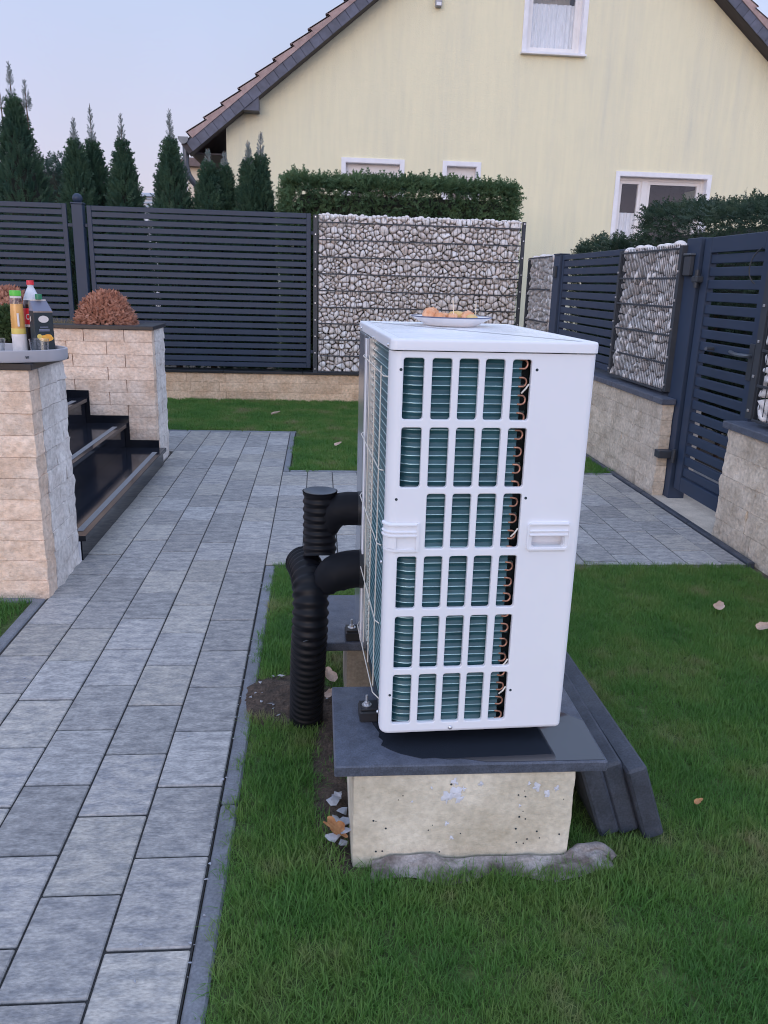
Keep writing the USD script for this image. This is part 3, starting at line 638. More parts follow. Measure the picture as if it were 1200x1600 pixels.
def hedge(name, label, x0, x1, y0, y1, z0, z1, seed, n, m, size=(.07, .15), rnd=0.16, up=0.5, slope=0.0):
    r = np.random.default_rng(seed); t = thing(name, label, 'hedge', ((x0 + x1) / 2, (y0 + y1) / 2, 0))
    # surface points on a rounded box (front, top, ends, back)
    L, Wd, H = x1 - x0, y1 - y0, z1 - z0; areas = np.array([L * H, L * H, L * Wd, Wd * H, Wd * H]); areas /= areas.sum()
    k = r.choice(5, n, p=areas); u, v = r.uniform(-1, 1, (2, n)); P = np.zeros((n, 3)); N = np.zeros((n, 3))
    for kk, (f, nn) in enumerate((((0, -1, 0), 0), ((0, 1, 0), 0), ((0, 0, 1), 0), ((-1, 0, 0), 0), ((1, 0, 0), 0))):
        s = k == kk; f = np.array(f); ax = np.nonzero(f)[0][0]; o = [a for a in range(3) if a != ax]
        P[s, ax] = f[ax]; P[np.ix_(s, [o[0]])] = u[s][:, None]; P[np.ix_(s, [o[1]])] = v[s][:, None]; N[s] = f
    half = np.array([L, Wd, H]) / 2; Q = P * half; inn = half - rnd; C = np.clip(Q, -inn, inn); d = Q - C; dl = np.linalg.norm(d, axis=1, keepdims=True)
    Q = np.where(dl > 1e-6, C + d / np.maximum(dl, 1e-6) * np.minimum(dl, rnd), Q); N = np.where(dl > 1e-6, d / np.maximum(dl, 1e-6), N)
    ctr = np.array([(x0 + x1) / 2, (y0 + y1) / 2, (z0 + z1) / 2])
    lum = meshkit.fbm((Q + ctr) * 3.4, 3, seed) - .5
    Q = Q + N * (lum * .15 - r.uniform(0, .10, n))[:, None]
    Q[:, 2] += slope * Q[:, 1]
    D = N * .8 + np.array([0, 0, up]) + r.normal(0, .5, (n, 3)); D[:, 2] *= np.where(N[:, 2] > .5, .45, 1)
    part(t, 'foliage', fronds(Q + ctr, D, r.uniform(*size, n), seed), M[m])
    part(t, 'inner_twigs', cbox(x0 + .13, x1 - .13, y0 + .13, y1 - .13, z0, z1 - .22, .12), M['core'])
    for i in range(5): part(t, 'stem', tube([(x0 + L * (i + .5) / 5, (y0 + y1) / 2, 0), (x0 + L * (i + .5) / 5, (y0 + y1) / 2, z1 * .6)], .025, 6), M['bark'])
    return t
hedge('hedge', 'clipped green hedge rising above the long gabion wall', -.47, 2.60, 10.97, 11.75, .25, 2.79, 201, 26000, 'hedge', size=(.07, .14), up=.05)
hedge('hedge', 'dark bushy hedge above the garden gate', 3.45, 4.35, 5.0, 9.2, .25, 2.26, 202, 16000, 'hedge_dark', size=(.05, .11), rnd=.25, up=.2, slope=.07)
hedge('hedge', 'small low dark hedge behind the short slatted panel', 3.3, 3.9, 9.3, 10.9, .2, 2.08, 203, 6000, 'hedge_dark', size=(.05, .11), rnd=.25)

# ------------------------------------------------------------------ walls built of split blocks
rb = random.Random(9)
def courses_along(node, axis, a0, a1, zs, face, depth, mat_, seed, sgn, lens=(0.28, 0.5), rough=None, amp=.010, gap=.0005, off=0.0):
    """Rows of split blocks along x or y. face = coordinate of the front, depth = thickness behind it, sgn = outward sign."""
    for ci, (z0, z1) in enumerate(zip(zs[:-1], zs[1:])):
        p = a0; first = True
        while p < a1 - 1e-4:
            l = rb.uniform(*lens) * (rb.uniform(.4, .8) if first else 1); first = False
            q = p + l
            if a1 - q < 0.12: q = a1
            b0, b1 = (face, face + depth) if sgn < 0 else (face - depth, face)
            rf = ['-' + 'y' if axis == 'x' and sgn < 0 else '+y' if axis == 'x' else ('-x' if sgn < 0 else '+x')] + list(rough or [])
            args = (p + gap, q - gap, b0, b1) if axis == 'x' else (b0, b1, p + gap, q - gap)
            part(node, 'stone_block', rock(*args, z0 + gap, z1 - gap, .055, amp, seed + rb.randrange(9999), rf), M[mat_ if not isinstance(mat_, tuple) else rb.choice(mat_)], smooth=32)
            p = q
courses = [i * .1025 - .02 for i in range(11)]; courses = [-.03] + [.085 + .1 * i for i in range(11)]
courses[-1] = 1.08

ped = thing('stone_pedestal', 'beige split stone pedestal with black cap carrying the drinks tray', 'pedestal', (-1.6, 3.95, 0))
part(ped, 'core', cbox(-2.05, -1.33, 3.76, 4.15, -.02, 1.078, .004), M['mortar'])
for ci, (z0, z1) in enumerate(zip(courses[:-1], courses[1:])):
    cx = -1.30 - .0
    part(ped, 'stone_block', rock(-1.75 - .12 * (ci % 2), -1.285, 3.692, 3.755 + .06, z0 + .0004, z1 - .0004, .032, .014, 40 + ci, ['-y', '+x']), M['stone'], smooth=32)
    part(ped, 'stone_block', rock(-2.10, -1.754 - .12 * (ci % 2), 3.694, 3.81, z0 + .0004, z1 - .0004, .035, .014, 60 + ci, ['-y']), M['stone'], smooth=32)
    ym = 3.98 + .12 * (ci % 2)
    part(ped, 'stone_block', rock(-1.34, -1.283, 3.819, ym - .002, z0 + .0004, z1 - .0004, .032, .017, 80 + ci, ['+x']), M['stone_skylit'], smooth=32)  # side face, sky light is in the stone colour
    part(ped, 'stone_block', rock(-1.34, -1.285, ym + .002, 4.20, z0 + .0004, z1 - .0004, .032, .017, 99 + ci, ['+x', '+y']), M['stone_skylit'], smooth=32)
part(ped, 'cap_stone', cbox(-2.15, -1.262, 3.672, 4.222, 1.081, 1.111, .003), M['cap'])

pl = thing('planter_wall', 'long split stone planter wall with black cap beside the steps', 'planter', (-2.3, 6.85, 0))
part(pl, 'core', cbox(-3.6, -1.36, 6.67, 7.02, -.02, 1.06, .004), M['mortar'])
for ci, (z0, z1) in enumerate(zip(courses[:-1], courses[1:])):
    xs = [-1.318]; xs.append(-1.318 - .22 - .14 * (ci % 2))
    while xs[-1] > -3.5: xs.append(xs[-1] - rb.uniform(.3, .42))
    for j in range(len(xs) - 1):
        part(pl, 'stone_block', rock(xs[j + 1] + .002, xs[j] - .002, 6.60, 6.69, z0 + .0004, z1 - .0004, .036, .013, 300 + ci * 20 + j, ['-y'] + (['+x'] if j == 0 else [])), M['stone'], smooth=32)
    part(pl, 'stone_block', rock(-1.39, -1.318, 6.694, 6.87, z0 + .0004, z1 - .0004, .036, .015, 500 + ci, ['+x']), M['stone_skylit'], smooth=32)
    part(pl, 'stone_block', rock(-1.39, -1.318, 6.874, 7.09, z0 + .0004, z1 - .0004, .036, .015, 520 + ci, ['+x', '+y']), M['stone_skylit'], smooth=32)
part(pl, 'cap_stone', cbox(-3.6, -1.30, 6.578, 6.72, 1.082, 1.112, .003), M['cap'])
part(pl, 'cap_stone', cbox(-1.47, -1.30, 6.7205, 7.11, 1.082, 1.112, .003), M['cap'])
part(pl, 'soil', cbox(-3.6, -1.472, 6.722, 7.05, .9, 1.085, .01), M['soil'])
part(pl, 'back_wall', cbox(-3.6, -1.395, 7.052, 7.09, -.02, 1.08, .01), M['mortar'])

# steps of polished granite with stepped skirting
st = thing('granite_steps', 'polished black granite steps with grey grip strips between stone walls', 'steps', (-1.6, 5.4, 0))
for i in range(4):
    xr = -1.272 - .30 * i; z = .14 + .2 * i
    rs = part(st, 'riser', cbox(xr - .02, xr, 4.225, 6.575, z - .2 if i else -.03, z - .031, .001), M['polished'])
    if i < 4:
        tr = part(st, 'tread', cbox(xr - .318, xr + .025, 4.212, 6.585, z - .03, z, .002), M['polished'])
        part(tr, 'grip_strip', cbox(xr - .050, xr - .012, 4.30, 6.40, z, z + .0025, .001), M['grip'])
    part(st, 'block', cbox(xr - .3, xr - .021, 4.23, 6.57, -.03, z - .032, .001), M['concrete2'])
sk = [(-1.305, -.02), (-1.305, .2), (-1.535, .2), (-1.535, .4), (-1.838, .4), (-1.838, .6), (-2.14, .6), (-2.14, .8), (-2.45, .8), (-2.45, -.02)]
part(st, 'skirting', xz_extrude(Polygon(sk), 6.588, 6.597), M['polished'])
part(st, 'skirting', xz_extrude(Polygon([(a, b) for a, b in sk]), 4.2225, 4.2115), M['polished'])
part(st, 'end_plate', cbox(-1.30, -1.276, 4.2035, 4.211, -.02, .11, .001), M['trim'])

# back boundary: low wall
bw = thing('low_wall', 'low tan split stone wall with dark cap under the slatted fence', 'wall', (0, 10.4, 0))
part(bw, 'core', cbox(-5.2, 2.78, 10.42, 10.58, -.02, .33, .004), M['mortar'])
courses_along(bw, 'x', -1.95, 2.6, [-.03, .10, .22, .335], 10.335, .09, 'stone_tan', 700, -1, lens=(.32, .55))
for i in range(8): part(bw, 'cap_stone', cbox(-5.2 + i * 1.0, -5.2 + (i + 1) * 1.0 - .004, 10.31, 10.62, .337, .367, .003), M['cap'])

# slatted fence panels
def slat_panel(node, axis, a0, a1, pos, z0, z1, n, rail=.055, stile=.055, th=.035, tilt=.0, vis='y', slat_h=.060):
    def bx(p0, p1, q0, q1, zz0, zz1, c=.003):
        return cbox(p0, p1, q0, q1, zz0, zz1, c) if axis == 'x' else cbox(q0, q1, p0, p1, zz0, zz1, c)
    part(node, 'rail', bx(a0 + stile, a1 - stile, pos - th / 2, pos + th / 2, z1 - rail, z1), M['fence'])
    part(node, 'rail', bx(a0 + stile, a1 - stile, pos - th / 2, pos + th / 2, z0, z0 + rail), M['fence'])
    part(node, 'stile', bx(a0, a0 + stile - .001, pos - th / 2 - .001, pos + th / 2 + .001, z0, z1), M['fence'])
    part(node, 'stile', bx(a1 - stile + .001, a1, pos - th / 2 - .001, pos + th / 2 + .001, z0, z1), M['fence'])
    pitch = (z1 - z0 - 2 * rail) / n
    for i in range(n):
        zc = z0 + rail + pitch * (i + .5)
        q0, q1 = pos - th * .28, pos + th * .28
        part(node, 'slat', bx(a0 + stile - .004, a1 - stile + .004, q0, q1, zc - slat_h / 2, zc + slat_h / 2, .004), M['fence'])

fp = thing('slatted_fence', 'wide anthracite slatted fence panel beside the gabion wall', 'fence', (-1.43, 10.4, .37))
slat_panel(fp, 'x', -2.765, -.105, 10.40, .415, 2.275, 21)
for z in (.62, 2.05): part(fp, 'bracket', cbox(-.104, -.065, 10.39, 10.42, z - .02, z + .02, .003), M['fence'])
for z in (.62, 2.05): part(fp, 'bracket', cbox(-2.80, -2.766, 10.39, 10.42, z - .02, z + .02, .003), M['fence'])
fp2 = thing('slatted_fence', 'narrower anthracite slatted panel left of the ball topped post', 'fence', (-3.9, 10.4, .37))
slat_panel(fp2, 'x', -4.85, -3.0, 10.40, .415, 2.29, 21)
for z in (.62, 2.05): part(fp2, 'bracket', cbox(-2.999, -2.935, 10.39, 10.42, z - .02, z + .02, .003), M['fence'])
po = thing('fence_post', 'square anthracite fence post with ball finial between two panels', 'post', (-2.87, 10.4, .37))
part(po, 'shaft', cbox(-2.932, -2.803, 10.35, 10.47, .368, 2.285, .004), M['fence'])
part(po, 'post_cap', cbox(-2.94, -2.795, 10.343, 10.477, 2.286, 2.305, .004), M['fence'])
part(po, 'ball', trimesh.creation.icosphere(3, .058).apply_translation([-2.868, 10.41, 2.352]), M['fence'], smooth=True)

# gabions
def gabion(name, label, axis, a0, a1, pos, z0, z1, size, sgn, seed, depth=.2, wires=.05, limit=300, mounded=True, hgap=.2):
    """Wire cage filled with rounded stones. axis: along x or y; pos = front plane; sgn = outward side."""
    r = np.random.default_rng(seed); L, H = a1 - a0, z1 - z0
    ctr = ((a0 + a1) / 2, pos, z0) if axis == 'x' else (pos, (a0 + a1) / 2, z0)
    t = thing(name, label, 'gabion', ctr)
    def W3(u, d, z): return (u, pos - sgn * d * -1 * -1, z) if axis == 'x' else (pos - sgn * d, u, z)
    def layer(dep, sd, thick):
        rr = np.random.default_rng(sd); n = int(L * H / (size * size))
        pts = np.c_[rr.uniform(0, L, n), rr.uniform(0, H, n)]
        for it in range(3):
            allp = np.vstack([pts, pts * [-1, 1], pts * [1, -1], [2 * L, 0] + pts * [-1, 1], [0, 2 * H] + pts * [1, -1]])
            vo = Voronoi(allp * [1, 1.12]); cells = []
            for i in range(n):
                reg = vo.regions[vo.point_region[i]]
                poly = Polygon(vo.vertices[reg] / [1, 1.12]) if -1 not in reg and len(reg) > 2 else None
                cells.append(poly)
                if poly is not None and it < 1: pts[i] = pts[i] * .35 + .65 * np.array(poly.centroid.coords[0])
            if it == 1: break
        out = []
        for poly in cells:
            if poly is None or not poly.is_valid: continue
            s = poly.buffer(-rr.uniform(.002, .0075)).buffer(-size * .11).buffer(size * .11)
            if s.is_empty or s.geom_type != 'Polygon': continue
            m = 11; ring = np.array([s.exterior.interpolate(k / m, normalized=True).coords[0] for k in range(m)]); c = np.array(s.centroid.coords[0])
            rad = math.sqrt(s.area / math.pi); th = min(rad * rr.uniform(.75, 1.0), thick); tx, ty = rr.normal(0, .25, 2); dz = rr.uniform(-.008, .006)
            V = []
            for sc_, hh in ((.55, -.8), (.93, -.4), (1.0, 0), (.90, .5), (.60, .88)):
                q = c + (ring - c) * sc_; dd = th * hh
                for k in range(m): V.append((q[k, 0], q[k, 1], dd + (tx * (q[k, 0] - c[0]) + ty * (q[k, 1] - c[1])) * (hh > 0)))
            V += [(c[0], c[1], -th), (c[0], c[1], th)]; F = []
            for a_ in range(4):
                for k in range(m):
                    j = (k + 1) % m; F += [[a_ * m + k, a_ * m + j, (a_ + 1) * m + j], [a_ * m + k, (a_ + 1) * m + j, (a_ + 1) * m + k]]
            for k in range(m):
                j = (k + 1) % m; F += [[5 * m, j, k], [5 * m + 1, 4 * m + k, 4 * m + j]]
            V = np.array(V); dd = dep - V[:, 2] - dz
            Wd = np.array([W3(a0 + u, d, z0 + w) for u, w, d in zip(V[:, 0], V[:, 1], dd)])
            out.append((s.area, (Wd, np.array(F))))
        return out
    st_ = layer(.030, seed + 1, .032); st_.sort(key=lambda e: -e[0])
    rest = {}
    for i, (ar, m_) in enumerate(st_):
        k = int(r.choice(4, p=[.42, .30, .16, .12]))
        if i < limit: part(t, 'stone', m_, M[f'pebble{k}'], smooth=True)
        else: rest.setdefault(k, []).append(m_)
    tops = []
    if mounded:
        u = 0.0
        while u < L:
            w = r.uniform(.035, .07); ic = trimesh.creation.icosphere(2, 1.0); ic.apply_scale([w * .55, .045, w * .42] if axis == 'x' else [.045, w * .55, w * .42])
            c = W3(a0 + u + w / 2, r.uniform(.03, .09), z1 + r.uniform(-.016, .008)); v = np.asarray(ic.vertices); v = v * (0.85 + .3 * meshkit.noise(v * 1.5 + u * 9, 3))[:, None] + np.array(c)
            tops.append((v, np.asarray(ic.faces))); u += w * .85
    rest.setdefault(0, []).extend(tops)
    for k, ms in rest.items(): part(t, 'small_stones', cat_(ms), M[f'pebble{k}'], smooth=True, kind='stuff')
    back = [m_ for _, m_ in layer(.085, seed + 2, .035)] + [m_ for _, m_ in layer(depth - .03, seed + 3, .032)]
    part(t, 'fill_stones', cat_(back), M['pebble2'], smooth=True, kind='stuff')
    def bx(u0, u1, d0, d1, zz0, zz1):
        p, q = W3(u0, d0, zz0), W3(u1, d1, zz1); lo, hi = np.minimum(p, q), np.maximum(p, q)
        return cbox(lo[0], hi[0], lo[1], hi[1], lo[2], hi[2], .0012)
    n = int(round(L / wires)); wv = []; wr = .0017 if axis == 'x' else .0024
    for side in (-.006, depth + .001):
        for i in range(n + 1):
            u = a0 + L * i / n; b = bx(u - wr, u + wr, side, side + .004, z0 - .005, z1 + .004)
            if side < 0: part(t, 'wire', b, M['wire']) if n <= 60 else wv.append(b)
            else: wv.append(b)
        zz = z0 + .005
        while zz < z1 + .02:
            part(t, 'crossbar', bx(a0, a1, side - .0075 if side < 0 else side + .006, side - .001 if side < 0 else side + .012, zz - .0075, zz + .0075), M['wire']); zz += hgap
    part(t, 'back_wires', cat_(wv), M['wire'])
    return t, W3, bx
g1, W3, bx1 = gabion('gabion_wall', 'long stone filled gabion wall below the clipped hedge', 'x', -.015, 2.505, 10.35, .372, 2.262, .066, -1, 900, depth=.2)
def end_bar(g, bx, u0, u1, z0, z1, step=.203, zb=None, d=-.012):
    b = part(g, 'end_bar', bx(u0, u1, d, .03, z0 - .02, z1 + .01), M['wire'])
    z = z0 + .03
    while z < z1 + .01:
        p, q = bx((u0 + u1) / 2 - .008, (u0 + u1) / 2 + .008, d - .008, d - .001, z - .008, z + .008)
        part(b, 'bolt', (p, q), M['zinc']); z += step
end_bar(g1, bx1, -.075, -.022, .38, 2.25)
end_bar(g1, bx1, 2.512, 2.552, .38, 2.25)

# ------------------------------------------------------------------ right boundary with gate
rw = thing('garden_wall', 'grey split stone wall with dark cap on the far side of the gate', 'wall', (2.68, 8, 0))
rc = [-.03, .11, .23, .345, .46, .575, .69]
part(rw, 'core', cbox(2.60, 2.83, 5.84, 10.3, -.02, .688, .004), M['mortar_dark'])
part(rw, 'core', cbox(2.745, 2.83, 5.70, 5.838, -.02, .688, .004), M['mortar_dark'])
for ci, (z0, z1) in enumerate(zip(rc[:-1], rc[1:])):
    ye = 6.06 + .16 * (ci % 2)
    part(rw, 'stone_block', rock(2.525, 2.608, 5.69, ye, z0 + .0004, z1 - .0004, .035, .017, 1200 + ci, ['-x', '-y']), M['stone_grey'], smooth=32)
    y = ye
    while y < 10.25:
        l = rb.uniform(.32, .55); q = min(y + l, 10.3)
        if 10.3 - q < .15: q = 10.3
        part(rw, 'stone_block', rock(2.527, 2.598, y + .002, q - .002, z0 + .0004, z1 - .0004, .038, .016, 1300 + rb.randrange(999), ['-x']), M['stone_grey'], smooth=32); y = q
for y0, y1 in ((5.66, 6.7), (6.704, 7.75), (7.754, 8.8), (8.804, 9.85), (9.854, 10.3)):
    x1 = 2.605 if y0 < 5.7 else 2.86
    part(rw, 'cap_stone', cbox(2.498, 2.86, y0 if y0 > 5.7 else 5.835, y1, .693, .735, .004), M['granite'])
part(rw, 'cap_stone', cbox(2.498, 2.605, 5.655, 5.832, .693, .735, .004), M['granite'])

rw2 = thing('garden_wall', 'grey split stone wall on the near side of the gate at the right edge', 'wall', (2.68, 3.5, 0))
part(rw2, 'core', cbox(2.60, 2.83, 2.0, 4.70, -.02, .688, .004), M['mortar_dark'])
for ci, (z0, z1) in enumerate(zip([-.03, .12, .26, .40, .545, .69][:-1], [-.03, .12, .26, .40, .545, .69][1:])):
    y = 4.71
    while y > 2.05:
        l = rb.uniform(.35, .6); q = max(y - l, 2.0)
        part(rw2, 'stone_block', rock(2.525, 2.598, q + .002, y - .002, z0 + .0004, z1 - .0004, .038, .018, 1500 + rb.randrange(999), ['-x'] + (['+y'] if y == 4.71 else [])), M['stone_grey'], smooth=32); y = q
for y0, y1 in ((2.0, 3.2), (3.204, 4.0), (4.004, 4.735)): part(rw2, 'cap_stone', cbox(2.495, 2.86, y0, y1, .693, .735, .004), M['granite'])

g2, W2, bx2 = gabion('gabion_wall', 'short stone filled gabion next to the gate post', 'y', 5.86, 6.99, 2.585, .765, 1.815, .078, -1, 2100, depth=.19, wires=.0335, hgap=.2035)
end_bar(g2, bx2, 5.80, 5.845, .79, 1.80); end_bar(g2, bx2, 7.0, 7.045, .79, 1.80)
g3, W3_, bx3 = gabion('gabion_wall', 'narrow far gabion of grey stones in the garden corner', 'y', 9.20, 10.2, 2.60, .74, 1.835, .07, -1, 2200, depth=.18, wires=.05, hgap=.36)
end_bar(g3, bx3, 10.21, 10.25, .76, 1.82)
g4, W4_, bx4 = gabion('gabion_wall', 'gabion of stones at the right edge beside the open side of the gate', 'y', 3.75, 4.55, 2.585, .765, 1.815, .078, -1, 2300, depth=.19, wires=.05, hgap=.2035)
end_bar(g4, bx4, 4.565, 4.63, .79, 1.80)

p2 = thing('fence_post', 'square anthracite post between the far gabion and the slatted panel', 'post', (2.65, 9.0, .735))
part(p2, 'shaft', cbox(2.60, 2.70, 8.90, 9.14, .736, 1.835, .004), M['fence']); part(p2, 'post_cap', cbox(2.593, 2.707, 8.893, 9.147, 1.836, 1.85, .003), M['fence'])
part(p2, 'junction_box', cbox(2.572, 2.598, 8.98, 9.06, 1.60, 1.72, .004), M['wire'])
fp3 = thing('slatted_fence', 'short anthracite slatted panel between two gabions on the grey wall', 'fence', (2.64, 8.0, .735))
slat_panel(fp3, 'y', 7.06, 8.89, 2.64, .775, 1.83, 12, rail=.05, slat_h=.062)

gp = thing('gate_post', 'tall anthracite gate post with small dark box at its top', 'post', (2.67, 5.7, 0))
part(gp, 'shaft', cbox(2.612, 2.735, 5.605, 5.825, .0, 1.855, .004), M['fence'])
bxp = part(gp, 'letter_box', cbox(2.575, 2.610, 5.66, 5.76, 1.60, 1.735, .006), M['wire'])
part(bxp, 'box_lid', cbox(2.568, 2.612, 5.655, 5.765, 1.737, 1.752, .004), M['gutter'])
part(gp, 'hinge', cbox(2.585, 2.640, 5.545, 5.63, 1.555, 1.60, .008), M['wire'])
part(gp, 'hinge', tube([(2.60, 5.575, 1.52), (2.60, 5.575, 1.64)], .016, 10), M['wire'], smooth=40)
part(gp, 'gate_stop', cbox(2.50, 2.61, 5.600, 5.688, .305, .36, .005), M['wire'])
part(gp, 'hinge', tube([(2.60, 5.575, .28), (2.60, 5.575, .38)], .016, 10), M['wire'], smooth=40)
gt = thing('garden_gate', 'anthracite slatted garden gate standing between two grey stone walls', 'gate', (2.66, 5.15, .09))
slat_panel(gt, 'y', 4.70, 5.585, 2.66, .09, 1.85, 19, rail=.10, stile=.10, th=.05, slat_h=.058)
hd = part(gt, 'handle', tube(spline([(2.645, 4.76, 1.128), (2.585, 4.77, 1.128), (2.575, 4.84, 1.128), (2.575, 5.25, 1.132)], 24), .012, 8), M['gutter'], smooth=40)
part(hd, 'lock_plate', cbox(2.625, 2.634, 4.73, 4.79, .98, 1.20, .003), M['wire'])
part(gt, 'cable', tube(spline([(2.63, 4.82, 1.76), (2.60, 4.86, 1.70), (2.60, 4.87, 1.60), (2.63, 4.85, 1.55)], 16), .004, 6), M['wire'])
th = top('gate_threshold', cbox(2.507, 3.2, 4.69, 5.70, -.1, .002, .006), M['thresh'], kind='structure')

# ------------------------------------------------------------------ plinths, slabs, leaning kerb stones
cp = thing('concrete_plinth', 'cream concrete plinth block under the near end of the heat pump', 'plinth', (.39, 1.99, 0))
pv, pf = rock(.094, .687, 1.796, 2.19, -.05, .2705, .02, .0012, 31, ['-x', '+x', '-y', '+y'], ch=.003)
part(cp, 'block', (pv, pf), M['concrete'], smooth=30)
rs_ = np.random.default_rng(77)
def splat(cx, cz, s, seed):
    q = np.random.default_rng(seed); n = 14; a = np.arange(n) / n * 2 * np.pi; rr = s * q.uniform(.25, 1.0, n)
    V = np.vstack([[cx, 1.7925, cz]] + [[cx + r_ * math.cos(t) * 1.0, 1.7950, cz + r_ * math.sin(t) * 1.2] for r_, t in zip(rr, a)])
    return V, np.array([[0, 1 + k, 1 + (k + 1) % n] for k in range(n)])
for i, (u, w, s) in enumerate([(.362, .245, .013), (.368, .215, .02), (.345, .20, .022), (.375, .195, .016), (.385, .225, .010), (.30, .23, .006), (.345, .12, .008), (.36, .075, .009), (.58, .225, .015), (.61, .205, .012), (.56, .235, .008), (.635, .22, .012), (.54, .17, .006), (.25, .19, .005), (.43, .24, .008)]):
    part(cp, 'paint_splash', splat(u, w, s, 60 + i), M['paperbit'])
for i in range(26):
    u, w = rs_.uniform(.11, .67), rs_.uniform(.03, .25); q = rs_.uniform(.0012, .0032)
    hv_, hf_ = lathe([(.0001, .0006), (q, .0006), (q, -.002)], (0, 0, 0), 7)
    part(cp, 'air_hole', (hv_ @ np.array([[1, 0, 0], [0, 0, 1], [0, -1, 0.]]) + [u, 1.7955, w], hf_), M['dark'])
top('stone_slab', cbox(.045, .766, 1.789, 2.213, .2715, .303, .0035), M['granite'], 'dark granite slab on the near plinth, wet under the pump', 'slab')
cp2 = thing('concrete_plinth', 'weathered concrete plinth at the far end behind the corrugated hose', 'plinth', (.4, 2.75, 0))
part(cp2, 'block', rock(.102, .69, 2.562, 2.93, -.05, .2705, .03, .0012, 33, ['-x', '-y'], ch=.003), M['concrete2'], smooth=30)
top('stone_slab', cbox(.030, .77, 2.52, 2.96, .2715, .303, .0035), M['granite'], 'dark granite slab on the far plinth, behind the corrugated hose', 'slab')
pud = Polygon([(.129, 2.076), (.143, 2.05), (.158, 1.987), (.172, 1.945), (.168, 1.925), (.180, 1.905), (.172, 1.885), (.195, 1.861), (.22, 1.842), (.243, 1.832), (.275, 1.818), (.309, 1.820), (.345, 1.812), (.377, 1.815), (.441, 1.799), (.50, 1.7965), (.600, 1.7965), (.759, 1.7965), (.7615, 1.989), (.72, 2.035), (.66, 2.06), (.62, 2.12), (.45, 2.16), (.25, 2.15), (.16, 2.12)]).buffer(.004).buffer(-.004)
top('water_puddle', extrude(pud, .0012).apply_translation([0, 0, .3032]), M['wet'], 'thin glossy water puddle on the near granite slab', 'puddle')

up = np.array([-.334, 0, .9425]); acr = np.array([.9425, 0, .334])
for i, (bx_, y0, yaw, lab) in enumerate([(.934, 1.862, .010, 'outermost of three dark kerb stones leaning beside the plinth, nearest the lawn'), (.871, 1.888, -.006, 'middle one of three dark kerb stones leaning beside the plinth'), (.809, 1.878, .004, 'innermost of three dark kerb stones, partly under the slab edge')]):
    ay = np.array([-math.sin(yaw), math.cos(yaw), 0]); c = np.array([bx_, y0, -.01]) + up * .12 + acr * .029 + ay * .5
    v, f = obox(c, acr, ay, up, .029, .5, .12, .007)
    top('kerb_stone', (v, f), M['basalt'], lab, 'kerb stone')

def crumple():
    nu, nv = 110, 16; V = []
    for i in range(nu):
        u = i / (nu - 1); x = .145 + .66 * u
        k = max(0, (u - .80) / .20); h = .010 + .010 * meshkit.noise(np.array([u * 14, 0, 0.]), 5) + .020 * (1 / (1 + math.exp(-(u - .05) * 90)) - 1 / (1 + math.exp(-(u - .27) * 120))) + .016 * math.sin(min(k, 1) * math.pi * .75)
        yb = 1.790 + .035 * k * k; wd = .055 + .03 * k
        for j in range(nv):
            t = j / (nv - 1)
            f1 = meshkit.fbm(np.array([u * 11, t * 1.3, 1.]), 2, 7) - .5
            crease = .007 * math.exp(-((t - .45 - .18 * math.sin(u * 17)) / .10) ** 2) - .006 * math.exp(-((t - .75 - .12 * math.sin(u * 23 + 1)) / .09) ** 2)
            fold = .016 * f1 * min(1, t * 4) + crease
            y = yb - wd * t ** 1.2 * (1 - .3 * math.sin(u * 15)) - .004 - abs(fold) * .5
            z = h * (1 - t ** 1.8) + fold - .012 * t + .006
            z = z * (1 - .75 * max(0, (u - .93) / .07)); z *= .8; V.append([x + f1 * .01, min(y, 1.7895 if x < .69 else 9), z])
    F = [[i * nv + j, (i + 1) * nv + j, (i + 1) * nv + j + 1, i * nv + j + 1] for i in range(nu - 1) for j in range(nv - 1)]
    return np.array(V), np.array(F)
top('geotextile_sheet', crumple(), M['cloth'], 'crumpled grey fabric strip half buried along the front plinth base', 'fabric sheet', smooth=True)
def roll(pts, rad, seed, n=26, m=44):
    p = spline(pts, m); rr = np.interp(np.linspace(0, 1, m), np.linspace(0, 1, len(rad)), rad); v, f = tube(p, rr, n, cap=False)
    c = np.repeat(p, n, 0); d = v - c; q = meshkit.fbm(v * 28 + seed, 2, seed) - .5; g = np.abs(meshkit.noise(v * 22 + seed, seed + 2) - .5)
    v = c + d * (1 + 1.1 * q - .5 * np.exp(-(g / .05) ** 2))[:, None]; v[:, 2] = c[:, 2] + (v[:, 2] - c[:, 2]) * .85
    return v, f
fr_ = thing('geotextile_roll', 'bunched grey fabric roll at the right corner of the plinth', 'fabric roll', (.77, 1.79, 0))
part(fr_, 'outer_fold', roll([(.655, 1.782, .006), (.70, 1.79, .013), (.745, 1.805, .019), (.788, 1.80, .012), (.812, 1.782, .002)], [.008, .017, .023, .020, .017], 3), M['cloth'], smooth=True)
part(fr_, 'inner_fold', roll([(.69, 1.762, .002), (.72, 1.768, .006), (.748, 1.775, .004)], [.006, .012, .010], 9), M['cloth'], smooth=True)

